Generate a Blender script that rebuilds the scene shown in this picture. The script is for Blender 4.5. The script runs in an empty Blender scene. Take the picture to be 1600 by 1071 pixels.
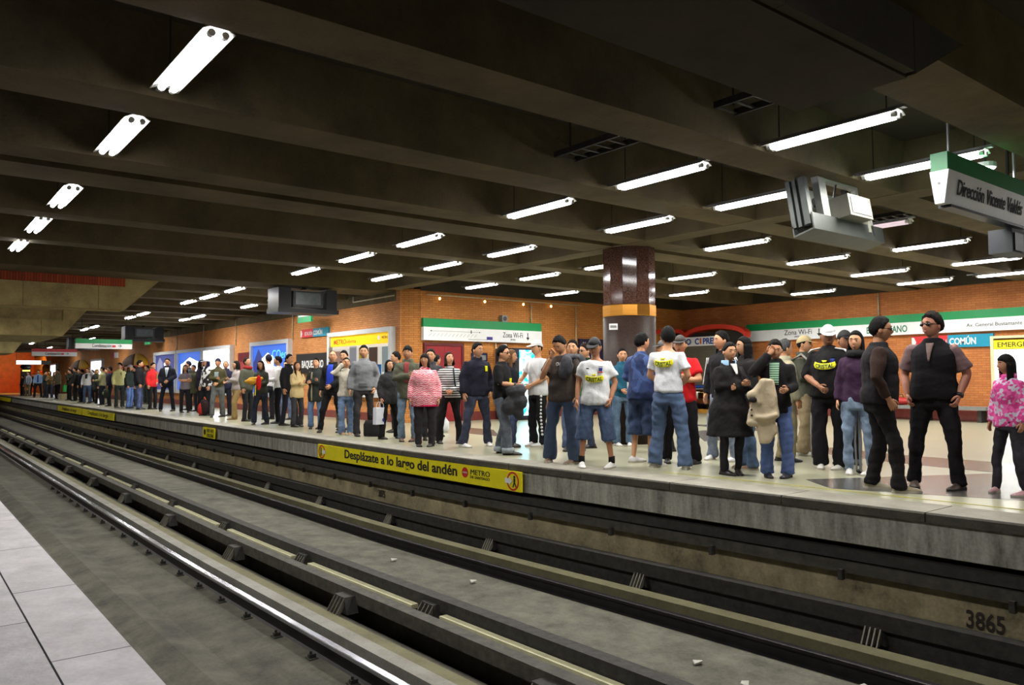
import bpy, bmesh, math, random
import numpy as np
from mathutils import Vector, Matrix, Euler
random.seed(7); np.random.seed(7)
S = bpy.context.scene
COL = S.collection
# ------------------------------------------------------------------ camera, world, exposure
def make_camera():
    yaw, pitch, roll = math.radians(38.4), math.radians(2.55), math.radians(-0.30)
    cy, sy, cp, sp = math.cos(yaw), math.sin(yaw), math.cos(pitch), math.sin(pitch)
    f = Vector((-cy*cp, sy*cp, sp)); r = Vector((sy, cy, 0)); u = r.cross(f)
    c, s = math.cos(roll), math.sin(roll)
    r2 = r*c + u*s; u2 = -r*s + u*c
    m = Matrix((r2, u2, -f)).transposed().to_4x4(); m.translation = (0, 0, 1.10)
    cam = bpy.data.cameras.new('camera'); o = bpy.data.objects.new('camera', cam); COL.objects.link(o)
    cam.sensor_fit = 'HORIZONTAL'; cam.sensor_width = 36.0; cam.lens = 36.0*1222.0/1600.0
    cam.clip_start = .05; cam.clip_end = 400
    o.matrix_world = m; S.camera = o
make_camera()
W = bpy.data.worlds.new('world'); S.world = W; W.use_nodes = True
W.node_tree.nodes['Background'].inputs[0].default_value = (.75, .85, 1, 1)
W.node_tree.nodes['Background'].inputs[1].default_value = .012
S.view_settings.view_transform = 'Standard'; S.view_settings.look = 'None'
S.view_settings.gamma = 1; S.view_settings.use_curve_mapping = False
S.view_settings.exposure = -0.08
LAMP_W = 31.0          # watts per fluorescent batten
LAMP_COL = (1.0, .965, .87)
TUBE_E = 24.0
try:
    S.cycles.use_denoising = True; S.cycles.max_bounces = 6; S.cycles.use_light_tree = True
    S.cycles.sample_clamp_indirect = 4; S.cycles.caustics_reflective = False; S.cycles.caustics_refractive = False
except Exception: pass

# ------------------------------------------------------------------ materials
MATS = {}
def lin(c):
    return tuple(((x/255)/12.92 if x/255 <= .04045 else (((x/255)+.055)/1.055)**2.4) for x in c)
def nt(name):
    m = bpy.data.materials.new(name); m.use_nodes = True
    t = m.node_tree; return m, t, t.nodes['Principled BSDF']
def N(t, typ, **kw):
    n = t.nodes.new(typ)
    for k, v in kw.items():
        if k.startswith('i_'): n.inputs[k[2:].replace('_', ' ')].default_value = v
        else: setattr(n, k, v)
    return n
def coords(t, kind='Object'):
    return N(t, 'ShaderNodeTexCoord').outputs[kind]
def paint(name, rgb, rough=.6, metal=0, var=.12, scale=9, bump=.0, rgb2=None, emit=0, spec=.5, coat=0, stretch=None):
    """plain material with noise wear; rgb in 0-255 sRGB"""
    key = (name,)
    if key in MATS: return MATS[key]
    m, t, b = nt(name); L = t.links.new
    c = lin(rgb); c2 = lin(rgb2) if rgb2 else tuple(x*(1-var*2) for x in c)
    nz = N(t, 'ShaderNodeTexNoise', i_Scale=scale, i_Detail=5, i_Roughness=.6)
    co = coords(t)
    if stretch:
        mp = N(t, 'ShaderNodeMapping'); mp.inputs['Scale'].default_value = stretch; L(co, mp.inputs[0]); co = mp.outputs[0]
    L(co, nz.inputs['Vector'])
    rp = N(t, 'ShaderNodeValToRGB'); rp.color_ramp.elements[0].position = .32; rp.color_ramp.elements[1].position = .68
    rp.color_ramp.elements[0].color = (*c2, 1); rp.color_ramp.elements[1].color = (*c, 1)
    L(nz.outputs['Fac'], rp.inputs[0]); L(rp.outputs[0], b.inputs['Base Color'])
    b.inputs['Roughness'].default_value = rough; b.inputs['Metallic'].default_value = metal
    b.inputs['Specular IOR Level'].default_value = spec; b.inputs['Coat Weight'].default_value = coat
    if bump:
        bp = N(t, 'ShaderNodeBump', i_Strength=bump, i_Distance=.02); L(nz.outputs['Fac'], bp.inputs['Height']); L(bp.outputs[0], b.inputs['Normal'])
    if emit:
        b.inputs['Emission Color'].default_value = (*c, 1); b.inputs['Emission Strength'].default_value = emit
    MATS[key] = m; return m
def fab(rgb, rough=.92):
    key = ('fabric', tuple(rgb))
    if key in MATS: return MATS[key]
    m, t, b = nt('fabric'); L = t.links.new
    c = lin(rgb)
    nz = N(t, 'ShaderNodeTexNoise', i_Scale=14, i_Detail=6, i_Roughness=.65); L(coords(t), nz.inputs['Vector'])
    mx = N(t, 'ShaderNodeMix', data_type='RGBA'); mx.inputs[6].default_value = (*[x*.72 for x in c], 1); mx.inputs[7].default_value = (*[min(1, x*1.15+.002) for x in c], 1)
    L(nz.outputs['Fac'], mx.inputs[0]); L(mx.outputs[2], b.inputs['Base Color'])
    nf = N(t, 'ShaderNodeTexNoise', i_Scale=26, i_Detail=3); L(coords(t), nf.inputs['Vector'])
    bp = N(t, 'ShaderNodeBump', i_Strength=.5, i_Distance=.014); L(math_(t, 'ADD', math_(t, 'MULTIPLY', nf.outputs['Fac'], .6), nz.outputs['Fac']), bp.inputs['Height']); L(bp.outputs[0], b.inputs['Normal'])
    b.inputs['Roughness'].default_value = rough; b.inputs['Specular IOR Level'].default_value = .2
    MATS[key] = m; return m
def denim(rgb):
    key = ('denim', tuple(rgb))
    if key in MATS: return MATS[key]
    m, t, b = nt('denim'); L = t.links.new; c = lin(rgb)
    nz = N(t, 'ShaderNodeTexNoise', i_Scale=7, i_Detail=8, i_Roughness=.7); L(coords(t), nz.inputs['Vector'])
    rp = N(t, 'ShaderNodeValToRGB'); e = rp.color_ramp.elements
    e[0].position = .35; e[1].position = .72; e[0].color = (*[x*.6 for x in c], 1); e[1].color = (*[min(1, x*1.5+.01) for x in c], 1)
    L(nz.outputs['Fac'], rp.inputs[0]); L(rp.outputs[0], b.inputs['Base Color'])
    bp = N(t, 'ShaderNodeBump', i_Strength=.5, i_Distance=.014); L(nz.outputs['Fac'], bp.inputs['Height']); L(bp.outputs[0], b.inputs['Normal'])
    b.inputs['Roughness'].default_value = .9; b.inputs['Specular IOR Level'].default_value = .2
    MATS[key] = m; return m
def math_(t, op, a, b=None, clamp=False):
    n = N(t, 'ShaderNodeMath', operation=op); n.use_clamp = clamp
    for i, x in enumerate((a, b)):
        if x is None: continue
        if isinstance(x, (int, float)): n.inputs[i].default_value = x
        else: t.links.new(x, n.inputs[i])
    return n.outputs[0]
def mixc(t, fac, c1, c2):
    n = N(t, 'ShaderNodeMix', data_type='RGBA')
    for i, x in ((0, fac), (6, c1), (7, c2)):
        if isinstance(x, (int, float, tuple)): n.inputs[i].default_value = (*x, 1) if isinstance(x, tuple) and len(x) == 3 else x
        else: t.links.new(x, n.inputs[i])
    return n.outputs[2]
def stripes(c1, c2, freq, duty=.5, axis=2):
    key = ('stripes', tuple(c1), tuple(c2), freq, axis)
    if key in MATS: return MATS[key]
    m, t, b = nt('striped_knit'); sp = N(t, 'ShaderNodeSeparateXYZ'); t.links.new(coords(t), sp.inputs[0])
    fr = math_(t, 'FRACT', math_(t, 'MULTIPLY', sp.outputs[axis], freq))
    k = math_(t, 'GREATER_THAN', fr, duty)
    t.links.new(mixc(t, k, lin(c1), lin(c2)), b.inputs['Base Color']); b.inputs['Roughness'].default_value = .9
    MATS[key] = m; return m
def zigzag(c1, c2, fx=13.0, fz=34.0, amp=.6):
    key = ('zigzag', tuple(c1), tuple(c2))
    if key in MATS: return MATS[key]
    m, t, b = nt('patterned_knit'); sp = N(t, 'ShaderNodeSeparateXYZ'); t.links.new(coords(t), sp.inputs[0])
    tri = math_(t, 'PINGPONG', math_(t, 'MULTIPLY', sp.outputs[0], fx*2), 1.0)
    nz = N(t, 'ShaderNodeTexNoise', i_Scale=24, i_Detail=2); t.links.new(coords(t), nz.inputs['Vector'])
    z = math_(t, 'ADD', math_(t, 'MULTIPLY', sp.outputs[2], fz), math_(t, 'MULTIPLY', tri, amp))
    z = math_(t, 'ADD', z, math_(t, 'MULTIPLY', nz.outputs['Fac'], 1.3))
    k = math_(t, 'GREATER_THAN', math_(t, 'FRACT', z), .56)
    t.links.new(mixc(t, k, lin(c1), lin(c2)), b.inputs['Base Color']); b.inputs['Roughness'].default_value = .95
    MATS[key] = m; return m
def blotch(c1, c2, c3, scale=9):
    key = ('blotch', tuple(c1), tuple(c2))
    if key in MATS: return MATS[key]
    m, t, b = nt('printed_fabric'); nz = N(t, 'ShaderNodeTexVoronoi', i_Scale=scale); t.links.new(coords(t), nz.inputs['Vector'])
    sp = N(t, 'ShaderNodeSeparateColor'); t.links.new(nz.outputs['Color'], sp.inputs[0])
    k1 = math_(t, 'GREATER_THAN', sp.outputs[0], .45); k2 = math_(t, 'GREATER_THAN', sp.outputs[1], .7)
    c = mixc(t, k2, mixc(t, k1, lin(c1), lin(c2)), lin(c3))
    t.links.new(c, b.inputs['Base Color']); b.inputs['Roughness'].default_value = .9
    MATS[key] = m; return m
def glow(name, rgb, e):
    if (name,) in MATS: return MATS[(name,)]
    m, t, b = nt(name); c = lin(rgb); b.inputs['Base Color'].default_value = (*c, 1)
    b.inputs['Emission Color'].default_value = (*c, 1); b.inputs['Emission Strength'].default_value = e; b.inputs['Roughness'].default_value = .3
    MATS[(name,)] = m; return m
def brick(name, plane, c1, c2, mortar, bw=.19, rh=.055):
    """running-bond brick; plane 'xz' or 'yz' picks the wall's axes"""
    m, t, b = nt(name); L = t.links.new
    sp = N(t, 'ShaderNodeSeparateXYZ'); L(coords(t), sp.inputs[0]); cb = N(t, 'ShaderNodeCombineXYZ')
    L(sp.outputs[0 if plane == 'xz' else 1], cb.inputs[0]); L(sp.outputs[2], cb.inputs[1])
    br = N(t, 'ShaderNodeTexBrick', i_Scale=1.0, i_Mortar_Size=.005, i_Mortar_Smooth=.2, i_Bias=0.0, i_Brick_Width=bw, i_Row_Height=rh)
    br.inputs['Color1'].default_value = (*lin(c1), 1); br.inputs['Color2'].default_value = (*lin(c2), 1); br.inputs['Mortar'].default_value = (*lin(mortar), 1)
    L(cb.outputs[0], br.inputs['Vector'])
    nz = N(t, 'ShaderNodeTexNoise', i_Scale=1.3, i_Detail=6); L(coords(t), nz.inputs['Vector'])
    k = N(t, 'ShaderNodeMapRange'); k.inputs[1].default_value = .3; k.inputs[2].default_value = .75; k.inputs[3].default_value = .82; k.inputs[4].default_value = 1.12
    L(nz.outputs['Fac'], k.inputs[0])
    mu = N(t, 'ShaderNodeMix', data_type='RGBA', blend_type='MULTIPLY'); mu.inputs[0].default_value = 1
    L(br.outputs['Color'], mu.inputs[6]); L(k.outputs[0], mu.inputs[7]); L(mu.outputs[2], b.inputs['Base Color'])
    bp = N(t, 'ShaderNodeBump', i_Strength=.5, i_Distance=.01); bp.invert = True; L(br.outputs['Fac'], bp.inputs['Height']); L(bp.outputs[0], b.inputs['Normal'])
    b.inputs['Roughness'].default_value = .75
    return m
def concrete(name, c1, c2, scale=2.5, streak=False, rough=.9, spots=0.0):
    if (name,) in MATS: return MATS[(name,)]
    m, t, b = nt(name); L = t.links.new; co = coords(t)
    mp = N(t, 'ShaderNodeMapping'); mp.inputs['Scale'].default_value = (4, 4, .7) if streak else (1, 1, 1); L(co, mp.inputs[0])
    nz = N(t, 'ShaderNodeTexNoise', i_Scale=scale, i_Detail=8, i_Roughness=.68); L(mp.outputs[0], nz.inputs['Vector'])
    fine = N(t, 'ShaderNodeTexNoise', i_Scale=40, i_Detail=4); L(co, fine.inputs['Vector'])
    f = math_(t, 'ADD', math_(t, 'MULTIPLY', nz.outputs['Fac'], .8), math_(t, 'MULTIPLY', fine.outputs['Fac'], .2))
    rp = N(t, 'ShaderNodeValToRGB'); e = rp.color_ramp.elements; e[0].position = .34; e[1].position = .66; e[0].color = (*lin(c2), 1); e[1].color = (*lin(c1), 1)
    L(f, rp.inputs[0]); L(rp.outputs[0], b.inputs['Base Color']); b.inputs['Roughness'].default_value = rough
    bp = N(t, 'ShaderNodeBump', i_Strength=.3, i_Distance=.02); L(f, bp.inputs['Height']); L(bp.outputs[0], b.inputs['Normal'])
    MATS[(name,)] = m; return m

# ------------------------------------------------------------------ mesh builder
class MB:
    def __init__(s): s.v = []; s.f = []; s.m = []
    def add(s, vs, fs, mi=0):
        o = len(s.v); s.v += [tuple(p) for p in vs]; s.f += [tuple(i+o for i in f) for f in fs]; s.m += [mi]*len(fs); return s
    def box(s, x0, x1, y0, y1, z0, z1, mi=0):
        v = [(x, y, z) for x in (x0, x1) for y in (y0, y1) for z in (z0, z1)]
        return s.add(v, [(0, 1, 3, 2), (4, 6, 7, 5), (0, 4, 5, 1), (2, 3, 7, 6), (0, 2, 6, 4), (1, 5, 7, 3)], mi)
    def prism(s, pts, d, mi=0):
        """closed polygon pts (3D) pushed along vector d"""
        n = len(pts); v = [Vector(p) for p in pts]; w = [p+Vector(d) for p in v]
        return s.add(v+w, [tuple(range(n))[::-1], tuple(range(n, 2*n))]+[(i, (i+1) % n, n+(i+1) % n, n+i) for i in range(n)], mi)
    def rings(s, R, caps=True, mi=0, closed=True):
        n = len(R[0]); v = [p for r in R for p in r]; f = []
        for i in range(len(R)-1):
            for j in range(n if closed else n-1):
                k = (j+1) % n; f.append((i*n+j, i*n+k, (i+1)*n+k, (i+1)*n+j))
        if caps: f.append(tuple(range(n))[::-1]); f.append(tuple(range((len(R)-1)*n, len(R)*n)))
        return s.add(v, f, mi)
    def tube(s, pts, rad, seg=8, mi=0, ref=(0, 1, 0), flat=1.0):
        P = [Vector(p) for p in pts]; R = []
        if not isinstance(rad, (list, tuple)): rad = [rad]*len(P)
        for i, p in enumerate(P):
            d = (P[min(i+1, len(P)-1)]-P[max(i-1, 0)]).normalized()
            a = Vector(ref); a = a-d*a.dot(d)
            if a.length < 1e-3: a = Vector((1, 0, 0)); a = a-d*a.dot(d)
            a.normalize(); b = d.cross(a)
            R.append([p+a*(math.cos(t)*rad[i]*flat)+b*(math.sin(t)*rad[i]) for t in [2*math.pi*j/seg for j in range(seg)]])
        return s.rings(R, True, mi)
    def ellipsoid(s, c, r, seg=10, rg=7, mi=0, rot=None):
        c = Vector(c); R = []
        for i in range(rg+1):
            ph = math.pi*(i+.02*(i == 0)-.02*(i == rg))/rg
            R.append([Vector((r[0]*math.sin(ph)*math.cos(t), r[1]*math.sin(ph)*math.sin(t), -r[2]*math.cos(ph))) for t in [2*math.pi*j/seg for j in range(seg)]])
        R = [[c+((rot @ p) if rot else p) for p in r_] for r_ in R]
        return s.rings(R, True, mi)
    def mesh(s, name):
        me = bpy.data.meshes.new(name); me.from_pydata([tuple(p) for p in s.v], [], s.f); me.update(); return me
    def build(s, name, mats, parent=None, smooth=False, **kw):
        me = s.mesh(name)
        if not isinstance(mats, (list, tuple)): mats = [mats]
        for m in mats: me.materials.append(m)
        if len(mats) > 1: me.polygons.foreach_set('material_index', s.m)
        bm = bmesh.new(); bm.from_mesh(me); bmesh.ops.recalc_face_normals(bm, faces=bm.faces); bm.to_mesh(me); bm.free()
        if smooth: me.polygons.foreach_set('use_smooth', [True]*len(me.polygons))
        return obj(name, me, parent, **kw)
def obj(name, data, parent=None, loc=None, rot=None, **kw):
    o = bpy.data.objects.new(name, data); COL.objects.link(o)
    if parent is not None: o.parent = parent
    if loc is not None: o.location = loc
    if rot is not None: o.rotation_euler = rot
    tag(o, **kw); return o
def tag(o, label=None, cat=None, group=None, kind=None):
    if label: o['label'] = label
    if cat: o['category'] = cat
    if group: o['group'] = group
    if kind: o['kind'] = kind
    return o
def empty(name, loc, rz=0, **kw):
    o = bpy.data.objects.new(name, None); COL.objects.link(o); o.location = loc; o.rotation_euler = (0, 0, rz); o.empty_display_size = .1
    tag(o, **kw); return o
def copy_tree(o, parent=None):
    c = o.copy(); COL.objects.link(c)
    if parent is not None: c.parent = parent
    for ch in list(o.children): copy_tree(ch, c)
    return c
FONT = {}
def text_mesh(body, size, depth=.0, align='LEFT', xs=1.0, bold=0.0):
    cu = bpy.data.curves.new('text', 'FONT'); cu.body = body; cu.size = size; cu.extrude = depth; cu.align_x = align; cu.offset = bold
    cu.resolution_u = 3
    o = bpy.data.objects.new('text', cu); COL.objects.link(o); bpy.context.view_layer.update()
    me = bpy.data.meshes.new_from_object(o.evaluated_get(bpy.context.evaluated_depsgraph_get()))
    bpy.data.objects.remove(o)
    if xs != 1.0:
        for v in me.vertices: v.co.x *= xs
    return me
RX = (math.pi/2, 0, 0); RY = (math.pi/2, 0, math.pi/2)      # lettering facing -Y, facing +X
def text(name, body, size, loc, rot, mat, parent=None, align='LEFT', xs=1.0, bold=0.0, width=None):
    me = text_mesh(body, size, .002, align, xs, bold)
    if width and len(me.vertices):
        x = [v.co.x for v in me.vertices]; k = width/(max(x)-min(x))
        for v in me.vertices: v.co.x *= k
    me.materials.append(mat); return obj(name, me, parent, loc, rot)

# ------------------------------------------------------------------ setting
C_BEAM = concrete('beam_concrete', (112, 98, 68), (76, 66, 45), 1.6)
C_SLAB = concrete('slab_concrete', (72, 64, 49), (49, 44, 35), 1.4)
C_LINTEL = concrete('lintel_concrete', (212, 192, 130), (156, 138, 92), 2.0)
C_FASC = concrete('fascia_concrete', (190, 187, 178), (104, 102, 95), 2.2, streak=True)
C_BED = concrete('bed_concrete', (92, 89, 78), (50, 48, 42), 2.6)
C_MID = concrete('bed_concrete_pale', (108, 106, 94), (60, 58, 50), 3.0)
C_PAD = concrete('pad_concrete', (150, 148, 142), (118, 116, 108), 2.5)
C_SHO = concrete('shoulder_concrete', (118, 114, 86), (92, 88, 64), 2.5)
C_OCH = concrete('stained_concrete', (182, 168, 132), (104, 96, 76), 3.2)
DARK = paint('sooty_metal', (58, 56, 53), .8, .1, var=.28, scale=14, bump=.4)
DARK2 = paint('greasy_bar', (80, 77, 70), .75, .1, var=.28, scale=12, bump=.4)
STEEL = paint('polished_rail_steel', (196, 198, 210), .22, 1.0, var=.05)
RAILSIDE = paint('rail_side', (52, 50, 52), .5, .6, var=.2)
YSTRIP = paint('cream_cover_strip', (226, 222, 184), .6, var=.1)
def sm(x): x = max(0, min(1, x)); return x*x*(3-2*x)
def yw(X, Y):
    """the platform swings gently away towards the right-hand end"""
    return Y + .5*sm((X+11)/10.5)*(max(Y, 0)/6.3)**1.5
XS = [-79.9, -60, -40, -30, -22, -16, -11] + [-11+.7*i for i in range(1, 16)] + [2, 6]
def sweep(profile, xs=XS, mi=0, mb=None, dy=0):
    mb = mb or MB()
    R = [[(x, yw(x, y), z) for (y, z) in profile] for x in xs]
    return mb.rings(R, True, mi)
def rect(y0, y1, z0, z1): return [(y0, z0), (y1, z0), (y1, z1), (y0, z1)]
ST = dict(kind='structure')
EDGE = 6.1
# far platform floor (starts behind the edge slabs)
M_FLOOR, t, b = nt('terrazzo_floor')
nz = N(t, 'ShaderNodeTexNoise', i_Scale=60, i_Detail=4); t.links.new(coords(t), nz.inputs['Vector'])
n2 = N(t, 'ShaderNodeTexNoise', i_Scale=.8, i_Detail=6); t.links.new(coords(t), n2.inputs['Vector'])
f = math_(t, 'ADD', math_(t, 'MULTIPLY', nz.outputs['Fac'], .4), math_(t, 'MULTIPLY', n2.outputs['Fac'], .6))
t.links.new(mixc(t, f, lin((140, 139, 117)), lin((174, 173, 150))), b.inputs['Base Color'])
b.inputs['Roughness'].default_value = .28; 
M_EDGE = concrete('edge_slab_stone', (150, 146, 134), (118, 114, 104), 3.0, rough=.6)
NOSE = concrete('nosing_stone', (92, 88, 80), (62, 60, 54), 5.0)
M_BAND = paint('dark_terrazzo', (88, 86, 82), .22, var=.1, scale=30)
m = MB()
for x0, x1 in zip(XS[:-1], XS[1:]):
    yb = 9.8 if x1 <= -16.5 else 20.4
    if x0 < -16.5 < x1: x1 = x1
    m.add([(x0, yw(x0, EDGE+.45), 0), (x1, yw(x1, EDGE+.45), 0), (x1, yb+.2, 0), (x0, yb+.2, 0)], [(0, 1, 2, 3)])
m.box(-16.9, -16, 9.6, 20.4, -.05, -.001)
m.build('floor', M_FLOOR, **ST)
FLOOR = bpy.data.objects['floor']
# edge slabs of the platform nosing, one by one
x = 4.6; i = 0
while x > -92:
    w = 1.25 if x > -24 else (2.5 if x > -45 else 6.0); g = .006
    xs = [x-w+g, x-w/2, x-g]
    es_ = sweep([(EDGE+.02, -.075), (EDGE+.45, -.075), (EDGE+.45, .001), (EDGE+.02, .001)], xs).build('edge_slab', M_EDGE, FLOOR)
    sweep([(EDGE-.006, -.078), (EDGE+.0195, -.078), (EDGE+.0195, .001), (EDGE+.004, .0), (EDGE-.006, -.012)], xs).build('nosing', NOSE, es_)
    x -= w; i += 1
# dark inlaid bands and the thin yellow line
def inlay(name, pts, mat, h=.002): return MB().prism([(x, y, 0) for x, y in pts], (0, 0, h)).build(name, mat, FLOOR)
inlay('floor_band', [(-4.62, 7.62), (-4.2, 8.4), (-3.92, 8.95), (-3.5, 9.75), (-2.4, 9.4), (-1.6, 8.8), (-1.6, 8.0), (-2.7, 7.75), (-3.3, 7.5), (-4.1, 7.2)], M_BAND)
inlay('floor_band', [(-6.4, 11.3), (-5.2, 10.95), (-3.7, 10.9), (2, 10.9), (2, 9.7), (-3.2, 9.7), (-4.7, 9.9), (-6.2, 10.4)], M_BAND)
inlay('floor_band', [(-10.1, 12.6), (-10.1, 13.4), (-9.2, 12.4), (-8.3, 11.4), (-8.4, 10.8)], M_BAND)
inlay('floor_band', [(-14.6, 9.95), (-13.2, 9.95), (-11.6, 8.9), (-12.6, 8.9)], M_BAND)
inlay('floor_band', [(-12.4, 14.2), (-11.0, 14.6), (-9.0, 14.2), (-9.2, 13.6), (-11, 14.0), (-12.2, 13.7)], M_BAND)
YL = paint('worn_yellow_paint', (196, 186, 70), .5, var=.25, scale=5)
m = MB()
for a, bq in zip(range(-60, -12, 3), range(-57, -9, 3)):
    x0, x1 = a/10, bq/10; m.prism([(x0, yw(x0, EDGE+.62), .0005), (x1, yw(x1, EDGE+.62), .0005), (x1, yw(x1, EDGE+.645), .0005), (x0, yw(x0, EDGE+.645), .0005)], (0, 0, .003))
m.build('floor_line', YL, FLOOR, label='thin worn yellow line')
# platform front wall and what lies under it
WP = sweep(rect(EDGE+.03, EDGE+.2, -.345, -.07)).build('wall_platform', C_FASC, **ST)
sweep([(EDGE+.1, -1.4), (EDGE+.45, -1.4), (EDGE+.45, -.07), (EDGE+.25, -.07), (EDGE+.25, -.6), (EDGE+.1, -.62)]).build('wall_underside', C_OCH, **ST)
WU = bpy.data.objects['wall_underside']
NUM = paint('stencil_black', (58, 48, 42), .8, var=.3, scale=40)
for body, X, Y, z, sz in (('3865', -2.67, yw(-2.6, EDGE+.1)-.012, -.865, .19), ('3875', -11.3, yw(-11.1, EDGE+.1)-.012, -.80, .15)):
    me_o = text('stencil_number', body, sz, (X, Y, z), RX, NUM, WU, xs=.74, bold=.003)
    me_o.rotation_euler = (math.pi/2, 0, math.atan2(yw(X+.3, 6.4)-yw(X, 6.4), .3))
# track bed
sweep([(.82, -1.5), (6.6, -1.5), (6.6, -1.26), (5.45, -1.26), (4.3, -1.22), (4.25, -1.12), (4.02, -1.12), (3.98, -1.3), (3.4, -1.3), (3.36, -1.16), (3.22, -1.14), (3.2, -1.20), (2.98, -1.22), (2.6, -1.24), (2.2, -1.27), (1.95, -1.22), (1.75, -1.27), (.82, -1.3)]).build('track_bed', C_BED, **ST)
TB = bpy.data.objects['track_bed']
sweep([(4.24, -1.25), (5.44, -1.25), (5.44, -1.235), (4.24, -1.205)]).build('bed_slab', C_MID, TB)
sweep([(3.12, -1.3), (3.3, -1.3), (3.27, -1.13), (3.12, -1.12)]).build('pad_shoulder', C_SHO, TB)
def thing(o, label, cat, group=None): return tag(o, label, cat, group)
# running pads
thing(sweep(rect(2.985, 3.115, -1.3, -1.1)).build('running_pad', C_PAD), 'pale concrete running strip beside the shiny near rail', 'running strip')
thing(sweep(rect(5.74, 5.9, -1.35, -1.1)).build('running_pad', C_SHO), 'brownish concrete running strip below the far platform', 'running strip')
thing(sweep(rect(4.03, 4.2, -1.3, -1.105)).build('running_pad', C_MID), 'grey concrete running strip in the middle of the track bed', 'running strip')
# rails with their clips
def rail(y, zt, label, top=None):
    r = empty('rail', (0, 0, 0), label=label, cat='rail')
    sweep([(y-.035, zt-.028), (y+.035, zt-.028), (y+.035, zt-.004), (y+.026, zt), (y-.026, zt), (y-.035, zt-.004)]).build('rail_head', top or STEEL, r, smooth=False)
    sweep([(y-.06, zt-.16), (y+.06, zt-.16), (y+.06, zt-.148), (y+.012, zt-.13), (y+.012, zt-.028), (y-.012, zt-.028), (y-.012, zt-.13), (y-.06, zt-.148)]).build('rail_web', RAILSIDE, r)
    return r
r1 = rail(2.83, -1.09, 'shiny steel rail nearest the camera platform')
c0 = None
for k in range(26):
    x = -1.2-.72*k; y = yw(x, 2.83)-.085
    if c0 is None:
        mb = MB().box(-.05, .05, -.05, .03, 0, .02).box(-.018, .018, -.04, .02, .02, .05).tube([(0, -.02, .05), (0, -.02, .075)], .012, 6)
        c0 = mb.mesh('rail_clip'); c0.materials.append(DARK)
    obj('rail_clip', c0, r1, (x, y, -1.245))
rail(5.55, -1.12, 'dull far rail in front of the far running strip', RAILSIDE)
# guide bars with finned insulator brackets
FIN = paint('fin_steel', (128, 124, 114), .6, .3, var=.2)
def bracket(parent, x, y, z, h=.16, q=1.0, fins=4):
    b_ = MB().prism([(-.2*q, .05, 0), (.2*q, .05, 0), (.12*q, .05, h), (-.16*q, .05, h)], (0, .12, 0)).build('bracket', DARK, parent, loc=(x, y, z))
    for k in range(fins):
        MB().prism([(-.15*q+k*.085*q, -.05*q, 0), (-.15*q+k*.085*q+.012, -.05*q, 0), (-.15*q+k*.085*q+.012, .05, h*.95), (-.15*q+k*.085*q, .05, h*.95)], (0, .05, 0)).build('bracket_fin', FIN, b_)
g1 = empty('guide_bar', (0, 0, 0), label='dark guide bar on finned brackets behind the pale near running strip', cat='guide bar')
sweep(rect(3.47, 3.585, -1.07, -.95)).build('bar', DARK2, g1)
for k in range(12): x = -4.1-2.9*k; bracket(g1, x, yw(x, 3.31), -1.14, .15, .75)
g2 = empty('guide_bar', (0, 0, 0), label='dark guide bar with cream strips mid track, second from the camera platform', cat='guide bar')
sweep(rect(3.70, 3.82, -.955, -.845)).build('bar', DARK, g2)
for k in range(14):
    x0 = -3.4-2.55*k
    sweep(rect(3.62, 3.69, -.985, -.945), [x0-2.55+.22, x0-1.9, x0-1.2, x0-.22]).build('cover_strip', YSTRIP, g2, label='cream cover strip' if k == 0 else None)
    bracket(g2, x0, yw(x0, 3.60), -1.02, .13, .7)
xs0 = [-3.4+.22, -2, -.5, 2]
sweep(rect(3.62, 3.69, -.985, -.945), xs0).build('cover_strip', YSTRIP, g2)
sweep(rect(3.60, 3.70, -1.3, -1.0)).build('plinth', C_BED, g2)
g3 = empty('guide_bar', (0, 0, 0), label='dark lower guide bar below the stencilled numbers on the far side', cat='guide bar')
sweep(rect(5.98, 6.1, -.98, -.85)).build('bar', DARK, g3)
sweep(rect(6.03, 6.19, -1.3, -.98)).build('plinth', DARK, g3)  # dark block stands in for the shaded recess below the bar
for k in range(16): x = -3.27-2.43*k; bracket(g3, x, yw(x, 5.93), -1.1, .14, .5)
g4 = empty('cable_tray', (0, 0, 0), label='dark double cable tray hung under the far platform edge', cat='cable tray')
sweep(rect(6.13, 6.26, -.49, -.40)).build('tray', DARK, g4)
sweep(rect(6.11, 6.2, -.60, -.505)).build('tray', DARK2, g4)
for k in range(24):
    x = -1.0-1.3*k; MB().box(-.02, .02, 0, .05, -.05, .04).build('tray_clip', DARK, g4, loc=(x, yw(x, 6.07), -.61))
# near platform with its paving slabs
M_TILE = concrete('near_paving', (178, 174, 182), (142, 138, 144), 4.0, rough=.55)
M_TILE2 = concrete('near_paving_b', (166, 162, 170), (132, 128, 134), 4.0, rough=.55)
MB().box(-95, 8, -3.5, .74, -1.5, -.06).build('floor', C_FASC, **ST)
NF = bpy.data.objects['floor.001']
for k in range(-9, 6):
    x = -4.8+1.25*k; g = .004
    MB().box(x+g, x+1.25-g, .51+g, .8, -.06, 0).build('paving_slab', M_TILE, NF)
    for r_ in range(5):
        y1 = .51-.62*r_; off = .6 if r_ % 2 == 0 else .0
        MB().box(x+off+g, x+off+1.25-g, y1-.62+g, y1-g, -.06, 0).build('paving_slab', M_TILE if (k+r_) % 2 else M_TILE2, NF)
MB().box(-95, -16.05, .51, .8, -.06, 0).build('paving_slab', M_TILE, NF); MB().box(-95, -16.05, -3, .506, -.06, 0).build('paving_slab', M_TILE2, NF)
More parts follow.
